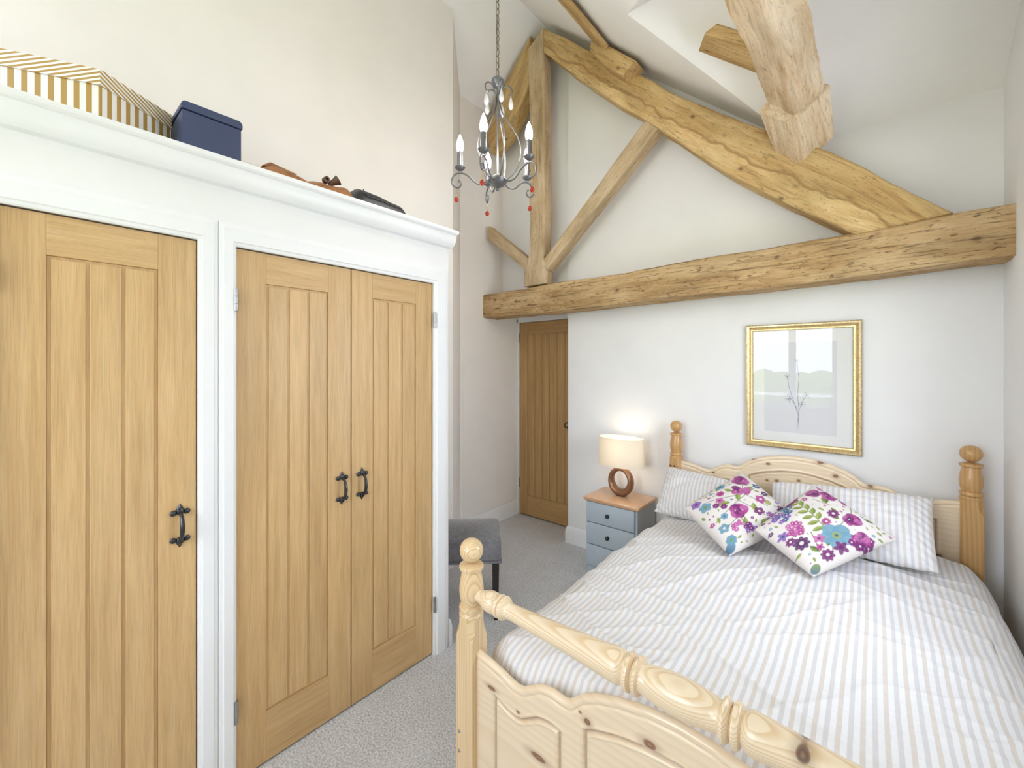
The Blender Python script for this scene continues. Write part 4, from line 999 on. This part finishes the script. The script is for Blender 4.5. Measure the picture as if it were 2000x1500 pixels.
# ================================================================== THINGS ON THE WARDROBE
SZ = 2.279
hexc = Vector((-2.208, .155, 0)); ha = math.atan2(.173-.155, -1.95+2.205)
gb = thing('striped_storage_box', 'white and gold striped lidded storage box on the wardrobe shelf', 'storage box', (hexc.x, hexc.y, SZ), 0)
def hexbox(mb, rad, z0, z1, diag=0):
    cs = [hexc+Vector((rad*math.cos(ha+k*math.pi/3), rad*math.sin(ha+k*math.pi/3), 0)) for k in range(6)]
    for i in range(6):
        a, b = cs[i], cs[(i+1) % 6]; L = (b-a).length; h = z1-z0; k = diag*h*(1 if i in (0, 1, 2) else -1)
        V = [Vector((a.x, a.y, z0)), Vector((b.x, b.y, z0)), Vector((b.x, b.y, z1)), Vector((a.x, a.y, z1))]
        u0 = 5.0*.042 + .021*(i % 2)
        mb.add(V, [(0, 1, 2, 3)], graincoords=[(u0, 0, 0), (u0+L, 0, 0), (u0+L+k, 0, 0), (u0+k, 0, 0)])
    V = [Vector((p.x, p.y, z1)) for p in cs]+[Vector((p.x, p.y, z0)) for p in cs]
    mb.add(V, [(0, 1, 2, 3, 4, 5), (11, 10, 9, 8, 7, 6)], graincoords=[(p.x+4, 0, 0) for p in cs]*2)
m = MB(); hexbox(m, .254, SZ, SZ+.24); part(m, 'box_body', GOLDS, gb, smooth=0)
m = MB(); hexbox(m, .259, SZ+.200, SZ+.252, diag=2.2); part(m, 'lid', GOLDS, gb, smooth=0)
bb = thing('navy_box', 'dark navy lidded box file standing beside the striped storage box', 'storage box', (-2.04, .485, SZ))
m = MB(); m.box(-2.14, -1.952, .392, .586, SZ, SZ+.225, ch=.004); part(m, 'box_body', NAVY, bb)
bmm = bmesh.new(); m = MB()
r_ = .016; y0, y1, z0, z1 = .389, .590, SZ+.228, SZ+.258
outl = [(y0, z0), (y1, z0)]+[(y1-r_+r_*math.cos(a), z1-r_+r_*math.sin(a)) for a in np.linspace(0, math.pi/2, 6)]+[(y0+r_+r_*math.cos(a), z1-r_+r_*math.sin(a)) for a in np.linspace(math.pi/2, math.pi, 6)]
m.prism(outl, -2.144, -1.949, axis='x'); part(m, 'lid', NAVY, bb, smooth=40, bevel=.002)

def blob(mb, pts, zb, d0, d1, seed, amp=.006):
    """soft bag lying on the shelf: top outline pts (y, z) over its length, depth x d0..d1"""
    n = 40; mcs = 18; ys = [p[0] for p in pts]; zs = [p[1] for p in pts]; V = []; Fc = []
    for i in range(n+1):
        y = ys[0]+(ys[-1]-ys[0])*i/n; zt = np.interp(y, ys, zs)
        for j in range(mcs+1):
            a = math.pi*j/mcs; e_ = math.sin(a)**.45
            x = (d0+d1)/2+(d1-d0)/2*math.cos(a); z = zb+(zt-zb)*e_
            nz = noise.fractal(Vector((x*14, y*14, seed)), 1, 2, 3)*amp
            V.append((x, y, max(zb, z+nz*e_)))
    for i in range(n):
        for j in range(mcs): a = i*(mcs+1)+j; Fc.append((a, a+mcs+1, a+mcs+2, a+1))
        a = i*(mcs+1); Fc.append((a, a+mcs, a+2*mcs+1, a+mcs+1))
    Fc += [tuple(range(mcs+1)), tuple(n*(mcs+1)+j for j in range(mcs+1))]
    mb.add(V, Fc)
XB = -1.90
def S2(x, y): p = atX(x, y, XB); return (p.y, p.z)
lb = thing('leather_bag', 'tan leather bag lying flat on the wardrobe shelf', 'bag', (XB-.08, .85, SZ))
pts = [S2(505, 327), S2(527, 318), S2(575, 337), S2(592, 350), S2(620, 352), S2(655, 361), S2(672, 363), S2(681, 382)]
m = MB(); blob(m, pts, SZ, -2.10, -1.84, 2.0); part(m, 'bag_body', LEATHER, lb, smooth=70)
m = MB(); p = atX(577, 342, XB); V = []
a_, b_ = atX(528, 318, XB+.01), atX(578, 341, XB+.01)
m.prism([(a_.y-.03, a_.z-.02), (a_.y, a_.z+.002), (b_.y+.004, b_.z+.002), (b_.y-.006, b_.z-.016)], XB-.12, XB+.015, axis='x'); part(m, 'flap', LEATHER, lb, bevel=.003)
m = MB(); c = atX(637, 350, XB); n = 20; V = []; Fc = []
for i in range(n):
    a_ = 2*math.pi*i/n
    for r2 in (.0085, .0135):
        for xx in (-.014, .010): V.append((XB+xx, c.y+r2*math.cos(a_), c.z-.003+r2*1.1*math.sin(a_)))
for i in range(n):
    j = (i+1) % n; Fc += [(4*i, 4*i+1, 4*j+1, 4*j), (4*i+2, 4*j+2, 4*j+3, 4*i+3), (4*i+1, 4*i+3, 4*j+3, 4*j+1), (4*i, 4*j, 4*j+2, 4*i+2)]
m.add(V, Fc)
c2 = atX(648, 358, XB); dr_ = (atX(667, 349, XB+.02)-c2).normalized(); Mq = dr_.to_track_quat('Z', 'Y').to_matrix()
m.lathe([(.010, -.016), (.012, .0), (.016, .018), (.0225, .034), (.0195, .035), (.013, .018), (.009, .0), (.008, -.014)], tuple(c2), seg=20, M=Mq)
part(m, 'strap', DLEATH, lb, smooth=60)
kb = thing('black_bag', 'folded black leather bag at the end of the wardrobe shelf', 'bag', (XB-.08, 1.2, SZ))
pts = [S2(682, 385), S2(692, 372), S2(704, 364), S2(740, 378), S2(781, 399), S2(791, 418)]
m = MB(); blob(m, pts, SZ, -2.08, -1.86, 7.0, .004); part(m, 'bag_body', BLACKN, kb, smooth=60)
m = MB(); a_, b_ = atX(712, 372, XB+.025), atX(716, 382, XB+.03)
m.tube([atX(710, 370, XB+.01), atX(712, 378, XB+.03), atX(718, 384, XB+.035), atX(740, 391, XB+.035), atX(782, 408, XB+.03)], .003, 6); part(m, 'zip', IRON, kb)

# ================================================================== CHANDELIER
CX_, CY_, CZ = -1.422, 1.548, 2.467
ch = thing('chandelier', 'pewter five-arm scroll chandelier with candle bulbs and red glass drops hanging from a chain', 'chandelier', (CX_, CY_, 2.30))
def CP(r, a, z): return (CX_+r*math.cos(a), CY_+r*math.sin(a), CZ+z)
m = MB(); m.lathe([(.0001, -.052), (.006, -.050), (.010, -.042), (.007, -.036), (.014, -.032), (.034, -.022), (.046, -.008), (.048, 0), (.046, .004), (.040, .006), (.036, .012), (.020, .022), (.010, .026), (.009, .034), (.0001, .035)], (CX_, CY_, CZ), seg=36); part(m, 'hub', PEWTER, ch)
m = MB(); m.lathe([(.0045, .02), (.0045, .48)], (CX_, CY_, CZ), seg=10)
m.lathe([(.0001, .455), (.010, .458), (.020, .468), (.028, .480), (.031, .490), (.031, .494), (.028, .497), (.030, .500), (.026, .506), (.012, .512), (.006, .52), (.0001, .521)], (CX_, CY_, CZ), seg=30); part(m, 'stem', PEWTER, ch)
# chain
m = MB(); z = CZ+.518; i = 0; ztop = S(CX_)-.03
while z < ztop:
    n = 14; V = []
    for t_ in range(n):
        a = 2*math.pi*t_/n; rx, rz = .0075*math.cos(a), .019*math.sin(a)
        V.append((CX_+(rx if i % 2 else rx*.25), CY_+(rx*.25 if i % 2 else rx), z+.019+rz))
    m.tube(V, .0017, 6, closed=True); z += .0335; i += 1
m.lathe([(.0001, -.005), (.05, 0), (.045, .02), (.03, .03)][::-1], (CX_, CY_, ztop), seg=20)
m.tube([(CX_+.003*math.sin(k_*.9), CY_+.003*math.cos(k_*.9), CZ+.52+k_*.05) for k_ in range(int((ztop-CZ-.52)/.05)+1)], .0016, 6)
part(m, 'chain', plain('aged_bronze', (.20, .16, .11), .4, metal=.8), ch)
RA = .196; fa = math.atan2(CA, -SA)      # direction away from the camera
base_ang = [180, 252, 324, 36, 108]
rgt = math.atan2(SA, CA)
for k_, ad in enumerate(base_ang):
    a = rgt+R(ad)
    # s-shaped arm ending in a scroll
    pts = []
    ctrl = [(.040, -.004), (.065, -.018), (.095, -.018), (.120, -.002), (.142, .020), (.165, .034), (.190, .038), (.212, .030), (.226, .010), (.226, -.014), (.212, -.032), (.194, -.034), (.182, -.022), (.184, -.006), (.196, -.002)]
    m = MB()
    cr = [Vector((p[0], p[1], 0)) for p in ctrl]; path = []
    for i in range(len(cr)-1):
        p0, p1, p2, p3 = cr[max(0, i-1)], cr[i], cr[i+1], cr[min(len(cr)-1, i+2)]
        for s_ in range(4):
            t_ = s_/4; path.append(.5*((2*p1)+(-p0+p2)*t_+(2*p0-5*p1+4*p2-p3)*t_**2+(-p0+3*p1-3*p2+p3)*t_**3))
    path.append(cr[-1])
    m.tube([CP(p.x, a, p.y) for p in path], .0043, 8)
    m.lathe([(.004, .038), (.005, .046), (.012, .050), (.022, .058), (.026, .066), (.024, .068), (.0135, .069)], (CX_+RA*.955*math.cos(a), CY_+RA*.955*math.sin(a), CZ), seg=24)
    arm = part(m, 'arm', PEWTER, ch, smooth=50)
    cx_, cy_ = CX_+RA*.955*math.cos(a), CY_+RA*.955*math.sin(a)
    m = MB(); m.lathe([(.0001, .067), (.0135, .067), (.0135, .142), (.011, .144), (.0001, .144)], (cx_, cy_, CZ), seg=20); sub(m, 'candle_sleeve', PEWTER, arm)
    m = MB(); m.lathe([(.0001, .143), (.012, .144), (.0145, .152), (.0175, .164), (.0175, .176), (.0150, .192), (.0105, .208), (.005, .222), (.0015, .230), (.0001, .231)], (cx_, cy_, CZ), seg=20); sub(m, 'bulb', BULB, arm)
    # amber thread and red drop under the scroll
    dx, dy = CX_+.205*math.cos(a), CY_+.205*math.sin(a)
    m = MB(); m.lathe([(.0001, -.036), (.0022, -.040), (.0022, -.075), (.004, -.084), (.0001, -.085)], (dx, dy, CZ), seg=10, mi=1)
    m.ell((dx, dy, CZ-.094), (.0115, .0115, .0135)); sub(m, 'glass_drop', [REDG, AMBG], arm)
    # cage scroll
    a2 = a+R(36)
    ctrl = [(.040, .0), (.075, .030), (.105, .085), (.115, .150), (.100, .215), (.065, .275), (.028, .330), (.012, .380), (.012, .425), (.030, .462), (.055, .470), (.072, .452), (.070, .430), (.056, .420)]
    cr = [Vector((p[0], p[1], 0)) for p in ctrl]; path = []
    for i in range(len(cr)-1):
        p0, p1, p2, p3 = cr[max(0, i-1)], cr[i], cr[i+1], cr[min(len(cr)-1, i+2)]
        for s_ in range(5):
            t_ = s_/5; path.append(.5*((2*p1)+(-p0+p2)*t_+(2*p0-5*p1+4*p2-p3)*t_**2+(-p0+3*p1-3*p2+p3)*t_**3))
    path.append(cr[-1])
    m = MB(); m.tube([CP(p.x, a2, p.y) for p in path], .0033, 8); sc_ = part(m, 'cage_scroll', PEWTER, ch, smooth=50)
    m = MB(); gx, gy = CX_+.066*math.cos(a2), CY_+.066*math.sin(a2)
    m.lathe([(.0001, .352), (.006, .355), (.0115, .366), (.012, .378), (.0085, .395), (.004, .410), (.0008, .420), (.0008, .432), (.0001, .433)], (gx, gy, CZ), seg=9, sx=1, sy=1); sub(m, 'crystal_drop', CRYSTAL, sc_, smooth=0)
